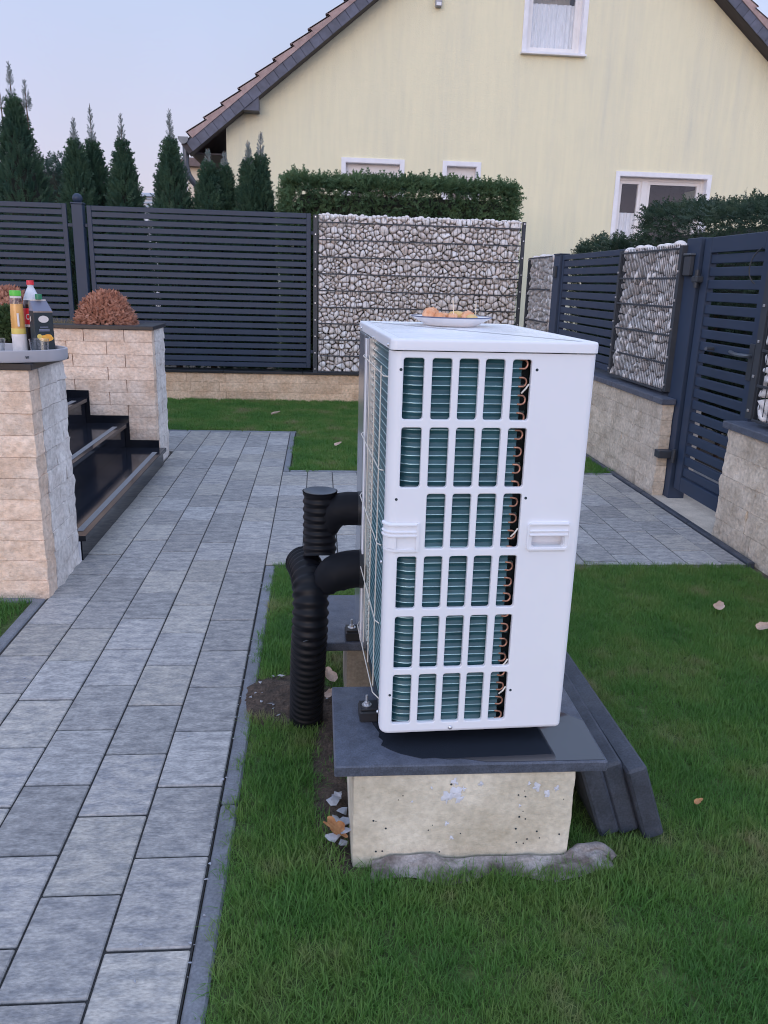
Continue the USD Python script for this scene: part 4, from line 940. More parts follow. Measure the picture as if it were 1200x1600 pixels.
# ------------------------------------------------------------------ heat pump (local frame: x right, y back, z up from its underside)
PH, PW, PD, PZ = .042, .495, .80, 1.029
hp = thing('heat_pump', 'white outdoor heat pump with slotted end grille showing teal coil', 'heat pump', (.166, 1.862, .348), rz=PH)
cols = [(.030, .079), (.098, .145), (.162, .209), (.225, .272), (.290, .336)]
rows = [(.841, .985), (.675, .822), (.518, .659), (.358, .498), (.191, .337), (.032, .174)]
ZT, ZB, RL, RR, e = 1.000, .012, .024, .016, .0022
holes = [rrect(c0, c1, r0, r1, .007) for ri, (r0, r1) in enumerate(rows) for ci, (c0, c1) in enumerate(cols) if not (ri == 2 and ci == 0)]
pock = [rrect(.371, .453, .521, .552, .008), rrect(.0245, .074, .520, .553, .008)]
outer = [(RL, ZB), (PW - RR, ZB), (PW - RR, ZT), (RL, ZT)]
big = []
for h in holes + pock:
    c = h.mean(0); s = (np.ptp(h, axis=0) / 2 + e) / (np.ptp(h, axis=0) / 2); big.append(c + (h - c) * s)
fv, ff = sheet(Polygon(outer, [b[::-1] for b in big]), 0)
Vp = [np.c_[fv[:, 0], np.zeros(len(fv)), fv[:, 1]]]; Fp = [ff]; o = len(fv)
for h, b in zip(holes + pock, big):
    m = len(h); mid = h + (b - h) * .3
    for ring, y in ((b, 0), (mid, .0007), (h, e), (h, .011)):
        Vp.append(np.c_[ring[:, 0], np.full(m, y), ring[:, 1]])
    for a_ in range(3):
        for k in range(m):
            j = (k + 1) % m; p, q = o + a_ * m, o + (a_ + 1) * m
            Fp.append(np.array([[p + k, p + j, q + j], [p + k, q + j, q + k]]))
    o += 4 * m
part(hp, 'front_panel', (np.vstack(Vp), np.vstack(Fp)), M['white'], smooth=28)
def path_xy(off=0.0, left=.045, right=None):
    p = [(-off, left)]
    for k in range(7):
        t = math.pi + k / 6 * math.pi / 2; p.append((RL + (RL + off) * math.cos(t), RL + (RL + off) * math.sin(t)))
    lf = p[:]; q = []
    for k in range(7):
        t = 1.5 * math.pi + k / 6 * math.pi / 2; q.append((PW - RR + (RR + off) * math.cos(t), RR + (RR + off) * math.sin(t)))
    q.append((PW + off, PD - .01 if right is None else right))
    return np.array(lf), np.array(q)
def loft(paths, zs):
    n = len(paths[0]); V = np.vstack([np.c_[p, np.full(n, z)] for p, z in zip(paths, zs)]); F = []
    for a_ in range(len(zs) - 1):
        for k in range(n - 1): F.append([a_ * n + k, a_ * n + k + 1, (a_ + 1) * n + k + 1, (a_ + 1) * n + k])
    return V, np.array(F)
offs = [(-.011, .0), (-.0075, .0012), (-.0035, .004), (-.0008, .008), (0, ZB), (0, ZT)]
Ls, Rs = zip(*[path_xy(o_) for o_, _ in offs]); zz = [z for _, z in offs]
part(hp, 'corner_post', loft(Ls, zz), M['white'], smooth=40)
part(hp, 'side_panel', loft(Rs, zz), M['white'], smooth=40)
low = [np.array([l[-1], r_[0]]) for l, r_ in zip(Ls[:5], Rs[:5])]
part(hp, 'bottom_edge', loft(low, zz[:5]), M['white'], smooth=40)
part(hp, 'base_pan', cbox(.012, PW - .012, .012, PD - .012, .0005, .02, .002), M['dark'])
# lid with rolled edge
def lid_ring(off, z):
    return [(x, y, z) for x, y in rrect(-.002 - off, PW + .002 + off, -.006 - off, PD + .004 + off, .016 + off, 5)]
rings = [lid_ring(-.014, 1.0025), lid_ring(-.001, 1.0025), lid_ring(0, 1.0035), lid_ring(0, 1.022), lid_ring(-.0012, 1.026), lid_ring(-.0035, 1.0285), lid_ring(-.007, 1.0292), lid_ring(-.020, 1.0290), lid_ring(-.024, 1.0275)]
n = len(rings[0]); V = np.array(sum(rings, [])); F = []
for a_ in range(len(rings) - 1):
    for k in range(n): F.append([a_ * n + k, a_ * n + (k + 1) % n, (a_ + 1) * n + (k + 1) % n, (a_ + 1) * n + k])
part(hp, 'lid_edge', (V, np.array(F)), M['white'], smooth=40)
ti = np.array(rings[-1])[:, :2]; sv, sf = sheet(Polygon(ti), 1.0276)
part(hp, 'lid', (sv, sf), M['lid'])
for (u, w) in [(.024, .958), (.349, .962), (.023, .646), (.346, .648), (.023, .117), (.346, .120)]:
    part(hp, 'screw_hole', (lathe([(.0001, 0), (.0036, 0), (.0036, -.003)], (0, 0, 0), 10)[0] @ np.array([[1, 0, 0], [0, 0, 1], [0, -1, 0.]]) + [u, -.0004, w], lathe([(.0001, 0), (.0036, 0), (.0036, -.003)], (0, 0, 0), 10)[1]), M['dark'])
def screw(c, ax, name='screw', r_=.005):
    prof = [(.0001, .004), (r_ * .6, .0035), (r_, .001), (r_, 0)]; v, f = lathe(prof, (0, 0, 0), 10)
    if ax == 'y': v = v @ np.array([[1, 0, 0], [0, 0, 1], [0, -1, 0.]])
    else: v = v @ np.array([[0, 0, 1], [0, 1, 0], [-1, 0, 0.]])
    return part(hp, name, (v + c, f), M['zinc'], smooth=40)
screw([.188, -.001, .016], 'y', r_=.006)
for yy, z in ((.03, 1.012), (.36, 1.006), (.70, 1.012), (.045, .47), (.035, .05)): screw([-.003, yy, z], 'x')
# handles: ribbed plate over a pocket
for nm, (a0, a1, wrap) in (('handle', (.356, .468, False)), ('handle', (-.02, .082, True))):
    hz = [(.5845, .5785), (.5655, .5615), (.556, .5505)]
    if not wrap:
        ro = rrect(a0, a1, .513, .586, .010); ri = rrect(a0 + .012, a1 - .013, .521, .552, .007)
        pg = Polygon(ro, [ri[::-1]]); h_ = part(hp, nm, xz_extrude(pg, -.0035, .002), M['white'], smooth=30)
        for z1_, z0_ in hz: part(h_, 'rib', cbox(a0 + .006, a1 - .006, -.0075, -.003, z0_, z1_, .002), M['white'])
        part(h_, 'rim', xz_extrude(Polygon(ro, [rrect(a0 + .005, a1 - .005, .518, .581, .007)[::-1]]), -.0058, -.0034), M['white'])
        px0, px1 = a0 + .012, a1 - .013
    else:
        def pth(off, a=a1):
            lf, _ = path_xy(off, left=.030); return np.vstack([lf, [(a, -off)]])
        # plate above pocket and frame below follow the rounded corner
        h_ = part(hp, nm, cat_([loft([pth(.0005), pth(.0035), pth(.0035), pth(.0005)], [.5535, .5545, .5855, .5865]), loft([pth(.0005), pth(.0035), pth(.0035), pth(.0005)], [.5115, .5125, .5185, .5195])]), M['white'], smooth=30)
        for z1_, z0_ in hz: part(h_, 'rib', loft([pth(.003, a1 - .006), pth(.0075, a1 - .007), pth(.0075, a1 - .007), pth(.003, a1 - .006)], [z0_ - .0015, z0_ + .001, z1_ - .001, z1_ + .0015]), M['white'], smooth=30)
        part(h_, 'rim', xz_extrude(sbox(.075, .5125, a1, .5855), -.0058, -.0005), M['white'])
        part(h_, 'rim', loft([pth(.001, .026), pth(.0035, .026), pth(.0035, .026), pth(.001, .026)], [.5195, .5205, .552, .5535]), M['white'], smooth=30)
        px0, px1 = .0245, .074
    part(h_, 'pocket', cat_([cbox(px0 - .002, px1 + .002, .030, .034, .512, .560, .001), cbox(px0 - .006, px0 - .001, .004, .034, .512, .56, .001), cbox(px1 + .001, px1 + .006, .004, .034, .512, .56, .001), obox([(px0 + px1) / 2, .018, .516], [1, 0, 0], [0, .93, .37], [0, -.37, .93], (px1 - px0) / 2 + .004, .02, .003, .001), cbox(px0 - .004, px1 + .004, .004, .034, .554, .560, .001)]), M['white'])
# coil: finned sheet bent round the corner, rods painted as tube highlights, copper return bends
pitch = .0212; CX = .018; CE = .317
cpth = [(CX, y) for y in np.linspace(.50, .075, 16)] + [(CX + .052 + .052 * math.cos(t), .070 + .052 * math.sin(t)) for t in np.linspace(math.pi, 1.5 * math.pi, 14)[1:]] + [(x, .018) for x in np.linspace(.075, CE, 12)]
cpth = np.array(cpth); tg = np.gradient(cpth, axis=0); tg /= np.linalg.norm(tg, axis=1, keepdims=True); nr = np.stack([tg[:, 1], -tg[:, 0]], 1)
zs = np.arange(.022, .992, pitch / 8); V = []
for z in zs:
    ph_ = (z - .030) / pitch * 2 * math.pi; dd = .0024 * (math.cos(ph_) * .6 + .4 * math.cos(ph_) ** 3)
    q = cpth + nr * dd; V.append(np.c_[q, np.full(len(q), z)])
npt = len(cpth); V = np.vstack(V); F = [[a_ * npt + k, a_ * npt + k + 1, (a_ + 1) * npt + k + 1, (a_ + 1) * npt + k] for a_ in range(len(zs) - 1) for k in range(npt - 1)]
coil = part(hp, 'coil', (V, np.array(F)), M['coil'], smooth=True)
nt = int((.985 - .030) / pitch) + 1
for i in range(nt):
    z = .030 + pitch * i; q = cpth + nr * .0018
    part(coil, 'coil_tube', tube(np.c_[q, np.full(npt, z)], .0015, 5), M['coiltube'], smooth=True)  # thin pale rod, paints the highlight on each tube row
for i in range(0, nt - 1, 2):
    z = .030 + pitch * i; a_ = np.linspace(-math.pi / 2, math.pi / 2, 10)
    pts = [(CE - .006, .016, z)] + [(CE + .003 + (pitch / 2 - .001) * math.cos(t), .014, z + pitch / 2 + (pitch / 2) * math.sin(t)) for t in a_] + [(CE - .006, .016, z + pitch)]
    part(coil, 'return_bend', tube(pts, .0026, 8), M['copper'], smooth=True)
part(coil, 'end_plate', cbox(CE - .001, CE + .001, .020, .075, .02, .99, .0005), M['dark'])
part(hp, 'inner_plate', cbox(.03, PW - .02, .082, .086, .02, .995, .001), M['dark'])  # dark back plate, added to block light behind the coil
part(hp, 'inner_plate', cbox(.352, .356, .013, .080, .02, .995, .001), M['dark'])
for i in range(14): part(coil, 'tube_clip', cbox(.312, .348, .070, .078, .055 + i * .066, .062 + i * .066, .002), M['coiltube'])
for z in (.905, .545, .105, .185): part(coil, 'cable_tie', tube([(.318, .010, z), (.326, .004, z + .012), (.334, .008, z + .022)], .0022, 6), M['wireguard'], smooth=True)
# left flank: added light blocker, metal post, back panel, wire guard
part(hp, 'coil_backing', cbox(.060, .064, .09, .52, .02, .995, .001), M['dark'])  # added dark plate, blocks light behind the side coil
part(hp, 'flank_post', cbox(.0, .05, .505, .615, .005, .998, .003), M['galv'])
part(hp, 'flank_strip', cbox(-.0045, -.0005, .535, .565, .02, .99, .001), M['white'])
part(hp, 'back_panel', cbox(-.001, .05, .618, PD - .004, .002, .999, .004), M['galv'])
part(hp, 'back_wall', cbox(.052, PW - .002, PD - .01, PD - .003, .002, .999, .002), M['white'])
gd = part(hp, 'wire_guard', tube([(.006, .052, .935), (-.008, .070, .935), (-.0095, .09, .938), (-.0095, .56, .938), (-.003, .60, .938)], .0017, 6), M['wireguard'], smooth=True)
for y_ in (.115, .255, .39): part(gd, 'guard_wire', tube([(-.0085, y_, .955), (-.0085, y_, .085)], .0017, 6), M['wireguard'], smooth=True)
for z_ in (.70, .505, .29): part(gd, 'guard_wire', tube([(-.002, .60, z_), (-.0105, .57, z_), (-.0105, .09, z_), (-.003, .062, z_ + .004)], .0017, 6), M['wireguard'], smooth=True)
part(gd, 'guard_wire', tube([(-.002, .60, .06), (-.0105, .57, .06), (-.0105, .10, .072), (.002, .06, .075)], .0017, 6), M['wireguard'], smooth=True)
# rubber feet with bolts
for fx, fy in ((-.018, .170), (-.018, .700), (PW - .03, .170), (PW - .03, .700)):
    ft_ = part(hp, 'foot', cbox(fx - .022, fx + .03, fy - .032, fy + .032, -.0445, -.012, .004), M['rubber'])
    part(ft_, 'bracket', cbox(fx - .020, fx + .05, fy - .026, fy + .026, -.011, -.006, .001), M['rubber'])
    part(ft_, 'washer', lathe([(.0001, .002), (.014, .002), (.014, 0)], (fx, fy, -.0055), 16), M['zinc'])
    part(ft_, 'nut', lathe([(.0001, .008), (.008, .008), (.0085, .0)], (fx, fy, -.0035), 6), M['zinc'])
    part(ft_, 'bolt', lathe([(.0001, .022), (.0038, .022), (.0042, .0)], (fx, fy, .003), 8), M['zinc'])

# ------------------------------------------------------------------ hoses at the left flank
def corrugated(path, r0, pitch_, amp, n=22):
    path = np.asarray(path, float); t = np.r_[0, np.cumsum(np.linalg.norm(np.diff(path, axis=0), axis=1))]
    m = int(t[-1] / pitch_ * 8); q = spline(path, m); s = np.linspace(0, t[-1], m)
    return tube(q, r0 + amp * np.cos(s / pitch_ * 2 * np.pi), n, cap=False)
hs = thing('corrugated_hose', 'upper black corrugated sleeve standing open at its top beside the pump', 'hose', (.006, 2.50, .6))
part(hs, 'sleeve', corrugated([(.006, 2.52, .835), (.006, 2.518, .76), (.006, 2.515, .70), (.006, 2.500, .628)], .0535, .0265, .0024), M['hose'], smooth=True)
part(hs, 'mouth', tube([(.006, 2.52, .832), (.006, 2.52, .8430)], [.0535, .0575], 22, cap=False), M['hose'], smooth=True)
ic = lathe([(.0001, -.006), (.03, -.004), (.05, .004), (.054, .0085)], (.006, 2.52, .836), 22); part(hs, 'flap', ic, M['gutter'], smooth=True)
part(hs, 'elbow', tube(spline([(.150, 2.50, .790), (.105, 2.503, .789), (.060, 2.508, .778), (.035, 2.512, .745), (.026, 2.514, .712)], 30), [.0545] * 16 + list(np.linspace(.0545, .040, 14)), 22), M['foam'], smooth=True)
part(hs, 'collar', tube([(.128, 2.50, .79), (.146, 2.50, .79)], .056, 22), M['rubber'], smooth=40)
hs2 = thing('corrugated_hose', 'lower black corrugated hose bending down into the bare soil', 'hose', (-.035, 2.45, 0))
part(hs2, 'sleeve', corrugated([(-.052, 2.60, .570), (-.036, 2.52, .568), (-.026, 2.45, .553), (-.022, 2.405, .512), (-.023, 2.388, .45), (-.027, 2.40, .36), (-.032, 2.45, .22), (-.036, 2.505, .09), (-.039, 2.55, -.03)], .0565, .0285, .0032, 24), M['hose'], smooth=True)
part(hs2, 'elbow', tube(spline([(.153, 2.42, .612), (.11, 2.42, .610), (.065, 2.42, .598), (.035, 2.42, .575), (.018, 2.42, .54)], 24), [.061] * 14 + list(np.linspace(.061, .040, 10)), 22), M['foam'], smooth=True)
part(hs2, 'collar', tube([(.132, 2.42, .611), (.150, 2.42, .611)], .0625, 22), M['rubber'], smooth=40)
part(hs2, 'tape_tear', tube(spline([(-.045, 2.339, .395), (-.028, 2.335, .402), (-.008, 2.340, .407)], 8), .0012, 5), M['gutter'])

# ------------------------------------------------------------------ plate with snacks
PX, PY, PZt = .405, 2.50, 1.3765
plate = thing('plate', 'white shallow plate with thin dark rim on top of the pump', 'plate', (PX, PY, PZt))
part(plate, 'dish', lathe([(.0001, .004), (.06, .004), (.075, .008), (.122, .0275), (.124, .0285), (.1235, .026), (.078, .001), (.07, 0), (.0001, 0)], (PX, PY, PZt), 40), M['ceramic'], smooth=40)
part(plate, 'rim_line', lathe([(.1205, .0275), (.1245, .0293), (.125, .0280), (.1235, .0255)], (PX, PY, PZt), 40), M['rimblue'], smooth=True)
def blob(c, s, seed, d=.25, fr=1.6):
    ic = trimesh.creation.icosphere(2, 1.0); v = np.asarray(ic.vertices); v = v * (1 + d * (meshkit.fbm(v * fr + seed, 3, seed) - .5) * 2)[:, None]
    return v * np.asarray(s) + np.asarray(c), np.asarray(ic.faces)
bun_lab = ['largest orange snack ball at the left of the plate', 'small orange snack left of the plate centre', 'flat orange snack near the plate centre', 'crumbly orange snack beside the wooden picks', 'orange snack at the right of the plate', 'low orange snack behind the largest one']
for i, (dx, dy, s, h) in enumerate([(-.088 + .02, .01, .021, .020), (-.038, -.01, .015, .013), (-.018, .03, .017, .012), (.004, .0, .016, .012), (.050, .0, .020, .017), (-.052, .035, .017, .020)]):
    top('snack', blob((PX + dx, PY + dy, PZt + .016 + h * .8), (s, s, h), 70 + i, .35, 2.2), M['bun'], bun_lab[i], 'food', smooth=True)
top('fruit_slice', blob((PX + .022, PY + .02, PZt + .032), (.028, .014, .012), 81, .15), M['fruit'], 'golden fruit piece in the middle of the plate', 'fruit', smooth=True)
top('fruit_slice', blob((PX + .058, PY - .03, PZt + .026), (.018, .013, .010), 82, .15), M['fruit'], 'golden fruit piece at the right front of the plate', 'fruit', smooth=True)
top('wooden_pick', tube([(PX + .006, PY - .005, PZt + .025), (PX + .001, PY - .012, PZt + .075)], .0016, 6), M['pick'], 'wooden pick leaning left in the middle of the plate', 'pick')
top('wooden_pick', tube([(PX + .073, PY, PZt + .018), (PX + .074, PY, PZt + .070)], .0013, 6), M['pick'], 'upright wooden pick at the right of the plate', 'pick')

# ------------------------------------------------------------------ tray and drinks on the pedestal
TZ = 1.1125; TX, TY, TA, TB = -1.475, 3.845, .315, .215
tray = thing('tray', 'grey oval serving tray with raised rim and drinks on the pedestal', 'tray', (TX, TY, TZ))
def oval(k, z, n=56): t = np.arange(n) / n * 2 * np.pi; return np.c_[TX + (TA + k) * np.cos(t), TY + (TB + k) * np.sin(t), np.full(n, TZ + z)]
rs2 = [oval(-.30, .0), oval(-.012, 0), oval(-.004, .003), oval(0, .012), oval(.002, .050), oval(.000, .0535), oval(-.004, .0545), oval(-.0075, .053), oval(-.009, .050), oval(-.012, .012), oval(-.018, .006), oval(-.20, .006)]
rs2[0] = oval(0, 0) * 0 + [TX, TY, TZ]; rs2[-1] = oval(0, 0) * 0 + [TX, TY, TZ + .006]
n = 56; V = np.vstack(rs2); F = [[a_ * n + k, a_ * n + (k + 1) % n, (a_ + 1) * n + (k + 1) % n, (a_ + 1) * n + k] for a_ in range(len(rs2) - 1) for k in range(n)]
part(tray, 'bowl', (V, np.array(F)), M['tray'], smooth=45)
t_ = math.atan2(-.80, .60); mk = meshkit.text_mesh('W', .011, .0015, True); v = np.asarray(mk.vertices)
c = np.array([TX + (TA + .003) * math.cos(t_), TY + (TB + .003) * math.sin(t_), TZ + .020]); tx = np.array([-TA * math.sin(t_), TB * math.cos(t_), 0]); tx /= np.linalg.norm(tx); nx = np.cross(tx, [0, 0, 1.])
part(tray, 'emblem', (c + v[:, :1] * tx + v[:, 1:2] * np.array([0, 0, 1.]) + v[:, 2:] * nx, np.asarray(mk.faces)), M['wire'])
FZ = TZ + .0065
cb = thing('cola_bottle', 'dark cola bottle with red cap and red label on the tray', 'bottle', (-1.352, 4.02, FZ))
bc = (-1.352, 4.02, FZ)
part(cb, 'liquid', lathe([(.0001, .001), (.030, .001), (.040, .012), (.041, .09), (.037, .12), (.041, .15), (.041, .228), (.0375, .252), (.0001, .252)], bc, 24), M['cola'], smooth=40)
part(cb, 'neck', lathe([(.0376, .2525), (.030, .275), (.020, .298), (.0135, .312), (.0135, .322)], bc, 24), M['paperbit'], smooth=40)
part(cb, 'cap', lathe([(.0001, .342), (.0145, .342), (.016, .340), (.0165, .322), (.0001, .322)], bc, 20), M['red'], smooth=40)
lb = part(cb, 'label', lathe([(.0415, .142), (.0424, .144), (.0424, .214), (.0415, .216)], bc, 28), M['red'], smooth=40)
part(lb, 'label_band', lathe([(.0417, .130), (.0423, .131), (.0423, .1405), (.0417, .1415)], bc, 28), M['label_white'], smooth=40)
tm = meshkit.text_mesh('Cola', .024, .001, True); v = np.asarray(tm.vertices); wmid = v[:, 0].max() / 2
aa = -math.pi / 2 + .30 + (v[:, 0] - wmid) / .0428; part(lb, 'label_lettering', (np.c_[bc[0] + (.0426 + v[:, 2]) * np.cos(aa), bc[1] + (.0426 + v[:, 2]) * np.sin(aa), bc[2] + .168 + v[:, 1] + .12 * (v[:, 0] - wmid)], np.asarray(tm.faces)), M['label_white'])
jb = thing('juice_bottle', 'slim juice bottle with bright green cap and orange juice on the tray', 'bottle', (-1.40, 3.95, FZ)); jc = (-1.40, 3.95, FZ)
part(jb, 'juice', lathe([(.0001, .001), (.026, .001), (.031, .01), (.031, .10), (.029, .20), (.0265, .236), (.0001, .236)], jc, 24), M['juice'], smooth=40)
part(jb, 'neck', lathe([(.0266, .2365), (.0255, .255), (.0235, .266), (.0235, .272)], jc, 24), M['clear'], smooth=40)
part(jb, 'neck_band', lathe([(.024, .262), (.0245, .263), (.0245, .271), (.024, .2715)], jc, 24), M['label_white'], smooth=40)
part(jb, 'cap', lathe([(.0001, .296), (.0235, .296), (.0255, .293), (.0255, .2725), (.0001, .2725)], jc, 22), M['green'], smooth=40)
part(jb, 'label', lathe([(.0314, .008), (.0322, .010), (.0322, .098), (.0314, .10)], jc, 24), M['label_white'], smooth=40)
part(jb, 'label_band', lathe([(.0312, .101), (.032, .102), (.0316, .125), (.0308, .126)], jc, 24), M['label_yellow'], smooth=40)
part(jb, 'label_strip', cbox(jc[0] + .0085, jc[0] + .0175, jc[1] - .0305, jc[1] - .0275, FZ + .135, FZ + .195, .001), M['label_white'])
ca = math.radians(33.7); ax_ = np.array([math.cos(ca), math.sin(ca), 0]); ay_ = np.array([-math.sin(ca), math.cos(ca), 0]); az_ = np.array([0, 0, 1.])
cc = np.array([-1.298, 3.965, FZ]); ct = thing('juice_carton', 'dark juice carton with orange fruit picture and green cap on the tray', 'carton', cc)
part(ct, 'body', obox(cc + az_ * .1035, ax_, ay_, az_, .043, .036, .1025, .002), M['carton'])
tp = [(-.043, -.036, .2062), (.043, -.036, .2062), (.043, .036, .2062), (-.043, .036, .2062), (-.036, .018, .250), (.036, .018, .250), (.036, .030, .250), (-.036, .030, .250)]
part(ct, 'sloped_top', (np.array([cc + ax_ * a_ + ay_ * b_ + az_ * c_ for a_, b_, c_ in tp]), np.array([[0, 1, 5], [0, 5, 4], [1, 2, 6], [1, 6, 5], [2, 3, 7], [2, 7, 6], [3, 0, 4], [3, 4, 7], [4, 5, 6], [4, 6, 7], [0, 2, 1], [0, 3, 2]])), M['carton_top'])
part(ct, 'top_fold', obox(cc + ay_ * .024 + az_ * .254, ax_, ay_, az_, .034, .004, .0035, .001), M['label_white'])
part(ct, 'cap', lathe([(.0001, .282), (.014, .282), (.015, .279), (.015, .258), (.0001, .258)], cc + ay_ * .012, 18), M['dkgreen'], smooth=40)
part(ct, 'copper_line', obox(cc - ay_ * .0364 + az_ * .203, ax_, ay_, az_, .043, .0006, .0018, .0002), M['leaf_pale'])
def disc(u, w, a_, b_, m, nm, d=.0368, side=False, n=18):
    t = np.arange(n) / n * 2 * np.pi; E, Nn = (ax_, -ay_) if not side else (-ay_, -ax_); dd = d if not side else d + .0075
    q = np.vstack([[cc + E * u + az_ * w + Nn * dd]] + [[cc + E * (u + a_ * math.cos(s)) + az_ * (w + b_ * math.sin(s)) + Nn * dd] for s in t])
    return part(ct, nm, (q, np.array([[0, 1 + k, 1 + (k + 1) % n] for k in range(n)])), M[m])
disc(.0, .170, .023, .016, 'label_white', 'oval_label'); disc(-.012, .170, .010, .013, 'label_white', 'oval_label', side=True)
for w, l in ((.134, .018), (.1235, .024), (.1175, .024)): part(ct, 'print_line', obox(cc - ay_ * .0366 + az_ * w, ax_, ay_, az_, l, .0005, .0022, .0002), M['carton_top'])
disc(.004, .083, .034, .015, 'orange', 'fruit_print'); disc(-.024, .092, .011, .011, 'label_yellow', 'fruit_print', d=.0372); disc(.014, .092, .018, .010, 'orange', 'fruit_print', d=.0375)
for i, (gx_, gy_, lab) in enumerate([(-1.272, 3.83, 'clear drinking glass in front of the carton on the tray'), (-1.455, 3.80, 'clear drinking glass at the left end of the tray'), (-1.53, 3.84, 'second clear drinking glass cut by the left picture edge')]):
    top('drinking_glass', lathe([(.0001, .001), (.033, .001), (.036, .004), (.043, .088), (.0418, .088), (.035, .008), (.0001, .008)], (gx_, gy_, FZ), 28), M['clear'], lab, 'glass', smooth=40)

# ------------------------------------------------------------------ plants on the planter
def ball(name, label, cat, c, rx, rz, seed, n, m, size, templ=LEAF, core='core'):
    r = np.random.default_rng(seed); t = thing(name, label, cat, (c[0], c[1], c[2])); q = r.normal(size=(n, 3)); q /= np.linalg.norm(q, axis=1, keepdims=True); q[:, 2] = np.abs(q[:, 2]) * 1.1 - .15
    k = r.uniform(.70, 1.02, n) * (0.88 + .26 * meshkit.fbm(q * 2.6 + seed, 3, seed)); P = np.array(c) + q * k[:, None] * [rx, rx, rz]
    part(t, 'foliage', fronds(P, q + r.normal(0, .45, (n, 3)) + [0, 0, .3], r.uniform(*size, n), seed, templ), M[m])
    ic = trimesh.creation.icosphere(2, 1.0); ic.apply_scale([rx * .72, rx * .72, rz * .72]); ic.apply_translation(c); part(t, 'inner_twigs', ic, M[core])
    part(t, 'stem', tube([(c[0], c[1], c[2] - .06), (c[0], c[1], c[2] + rz * .5)], .012, 6), M['bark'])
ball('round_bush', 'round rust brown dried bush on the planter beside the fence', 'bush', (-1.735, 6.88, 1.13), .222, .235, 401, 5200, 'rust_leaf', (.022, .045), core='bark')
ball('round_bush', 'rust brown dried bush behind the juice bottle at the left edge', 'bush', (-2.58, 7.0, 1.13), .25, .24, 402, 2600, 'rust_leaf', (.03, .055), core='bark')
ball('green_shrub', 'small green shrub behind the tray at the left edge', 'shrub', (-2.42, 6.66, 1.02), .20, .20, 403, 2600, 'olive', (.03, .06))
r = np.random.default_rng(404); n = 700; P = np.c_[r.uniform(-2.28, -1.86, n), r.uniform(6.74, 6.95, n), np.full(n, 1.09)]
top('dry_grass', fronds(P, np.c_[r.normal(0, .5, (n, 2)), np.ones(n)], r.uniform(.03, .075, n), 405, np.array([((0, -.03, 0), (0, .03, 0), (1, 0, 0))], float)), M['straw'], 'low dry grass on the planter beside the round brown bush', 'grass', kind='stuff')

# ------------------------------------------------------------------ fallen leaves, chips
def leaf(c, s, yaw, seed, lobes=5, tilt=.2, curl=.25):
    q = np.random.default_rng(seed); n = 30; t = np.arange(n) / n * 2 * np.pi; rr = (0.62 + .30 * np.abs(np.cos(t * lobes / 2)) ** 1.5 + q.uniform(-.06, .06, n)) * s
    x, y = rr * np.cos(t) * 1.25, rr * np.sin(t) * .85; ca_, sa_ = math.cos(yaw), math.sin(yaw)
    pts = [(0, 0, .0)] + list(zip(x * .5, y * .5, .5 * curl * (np.abs(y) * .5 - .1 * s))) + list(zip(x, y, curl * (np.abs(y) + .3 * x) + q.uniform(0, .12, n) * s))
    V = np.array([(c[0] + a_ * ca_ - b_ * sa_, c[1] + a_ * sa_ + b_ * ca_, c[2] + d + tilt * a_) for a_, b_, d in pts]); F = []
    for k in range(n):
        j = (k + 1) % n; F += [[0, 1 + k, 1 + j], [1 + k, 1 + n + k, 1 + n + j], [1 + k, 1 + n + j, 1 + j]]
    return V, np.array(F)
top('fallen_leaf', leaf((.052, 1.875, .050), .034, -.6, 1, 5, -.5, .45), M['leaf_orange'], 'orange brown lobed leaf beside the left plinth corner', 'leaf')
top('fallen_leaf', leaf((1.93, 3.44, .042), .035, .9, 2, 3, .2, .3), M['leaf_pale'], 'pale tan leaf lying alone on the right lawn', 'leaf')
top('fallen_leaf', leaf((2.02, 3.19, .045), .042, .2, 3, 3, .2, .4), M['leaf_pale'], 'pale tan leaf at the right picture edge on the lawn', 'leaf')
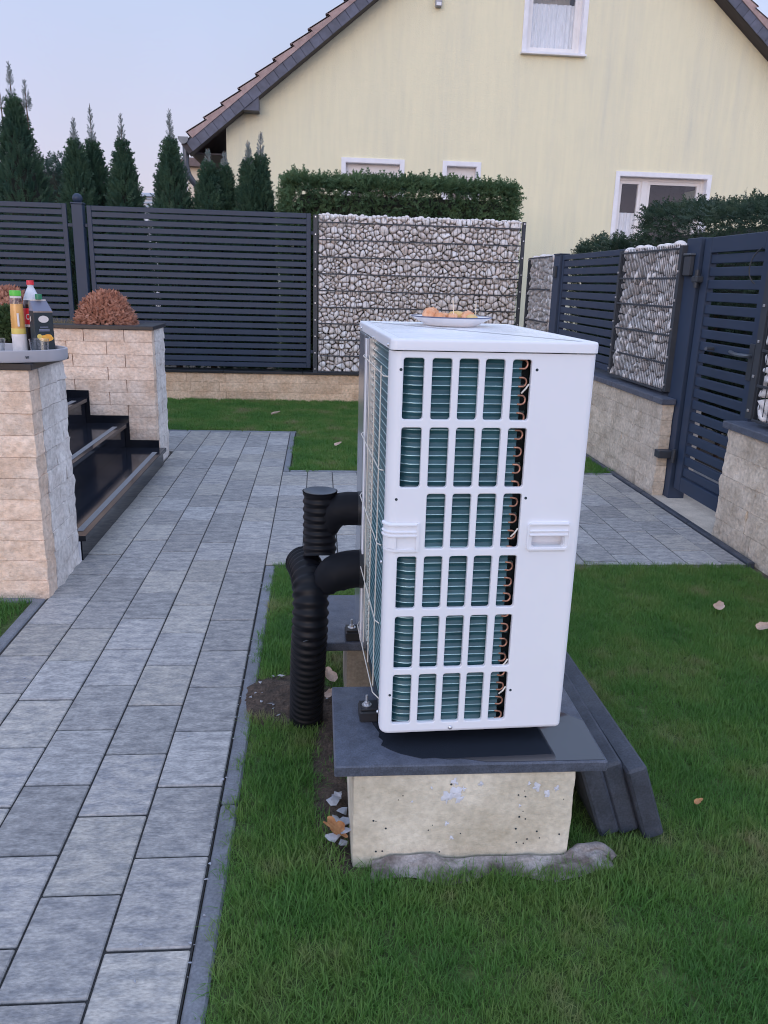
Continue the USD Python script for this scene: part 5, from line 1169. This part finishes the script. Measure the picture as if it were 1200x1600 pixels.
top('fallen_leaf', leaf((-.49, 9.07, .035), .05, .2, 4, 3, .2, .4), M['leaf_pale'], 'small pale leaf on the far lawn below the fence', 'leaf')
top('fallen_leaf', leaf((.182, 7.34, .035), .04, .8, 5, 3, .2, .4), M['leaf_pale'], 'small pale leaf on the far lawn behind the pump', 'leaf')
top('fallen_leaf', leaf((.055, 2.66, .030), .030, .4, 6, 3, .3, .5), M['leaf_pale'], 'pale curled leaf on the soil right of the hose', 'leaf')
top('fallen_leaf', leaf((.05, 2.80, .030), .034, 2.0, 7, 3, .3, .5), M['leaf_pale'], 'pale leaf against the far plinth on the soil', 'leaf')
top('fallen_leaf', leaf((1.14, 1.98, .030), .014, .3, 8, 3, .3, .4), M['leaf_orange'], 'small reddish leaf lying on the lawn right of the kerb stones', 'leaf')
def chip(c, s, seed):
    q = np.random.default_rng(seed); h = ConvexHull(q.normal(size=(10, 3)) * [1, .8, .45]); v = h.points; m = trimesh.Trimesh(v, h.simplices).convex_hull
    return np.asarray(m.vertices) * s + np.array(c), np.asarray(m.faces)
q = np.random.default_rng(606)
for i in range(9): top('stone_chip', chip((q.uniform(.045, .085), q.uniform(1.86, 2.06), q.uniform(.015, .05) - .004 * i * 0), q.uniform(.010, .017), 700 + i), M['chip'], 'pale broken stone chip heaped against the left side of the plinth', 'stone chip', 'pale stone chips at the plinth')
for i in range(16):
    a_ = q.uniform(0, 2 * np.pi); rr_ = q.uniform(.3, .95); top('soil_pebble', chip((-.10 + .16 * rr_ * math.cos(a_), 2.70 + .18 * rr_ * math.sin(a_), .014), q.uniform(.002, .006), 800 + i), M['chip'], 'tiny pale pebble on the bare soil around the hose', 'pebble', 'pebbles on the bare soil')

gr = np.random.default_rng(909); gm = []
for i in range(70):
    if i < 45: x, y = -0.287 + gr.normal(0, .006), gr.uniform(.9, 4.1)
    else: x, y = gr.uniform(-1.25, -.3), gr.uniform(.9, 4.0)
    gm.append(chip((x, y, .002), gr.uniform(.0012, .0032), 5000 + i))
top('grit', cat_(gm), M['chip'], 'tiny pale grit lying in the paving joints along the path edge', 'grit', kind='stuff')
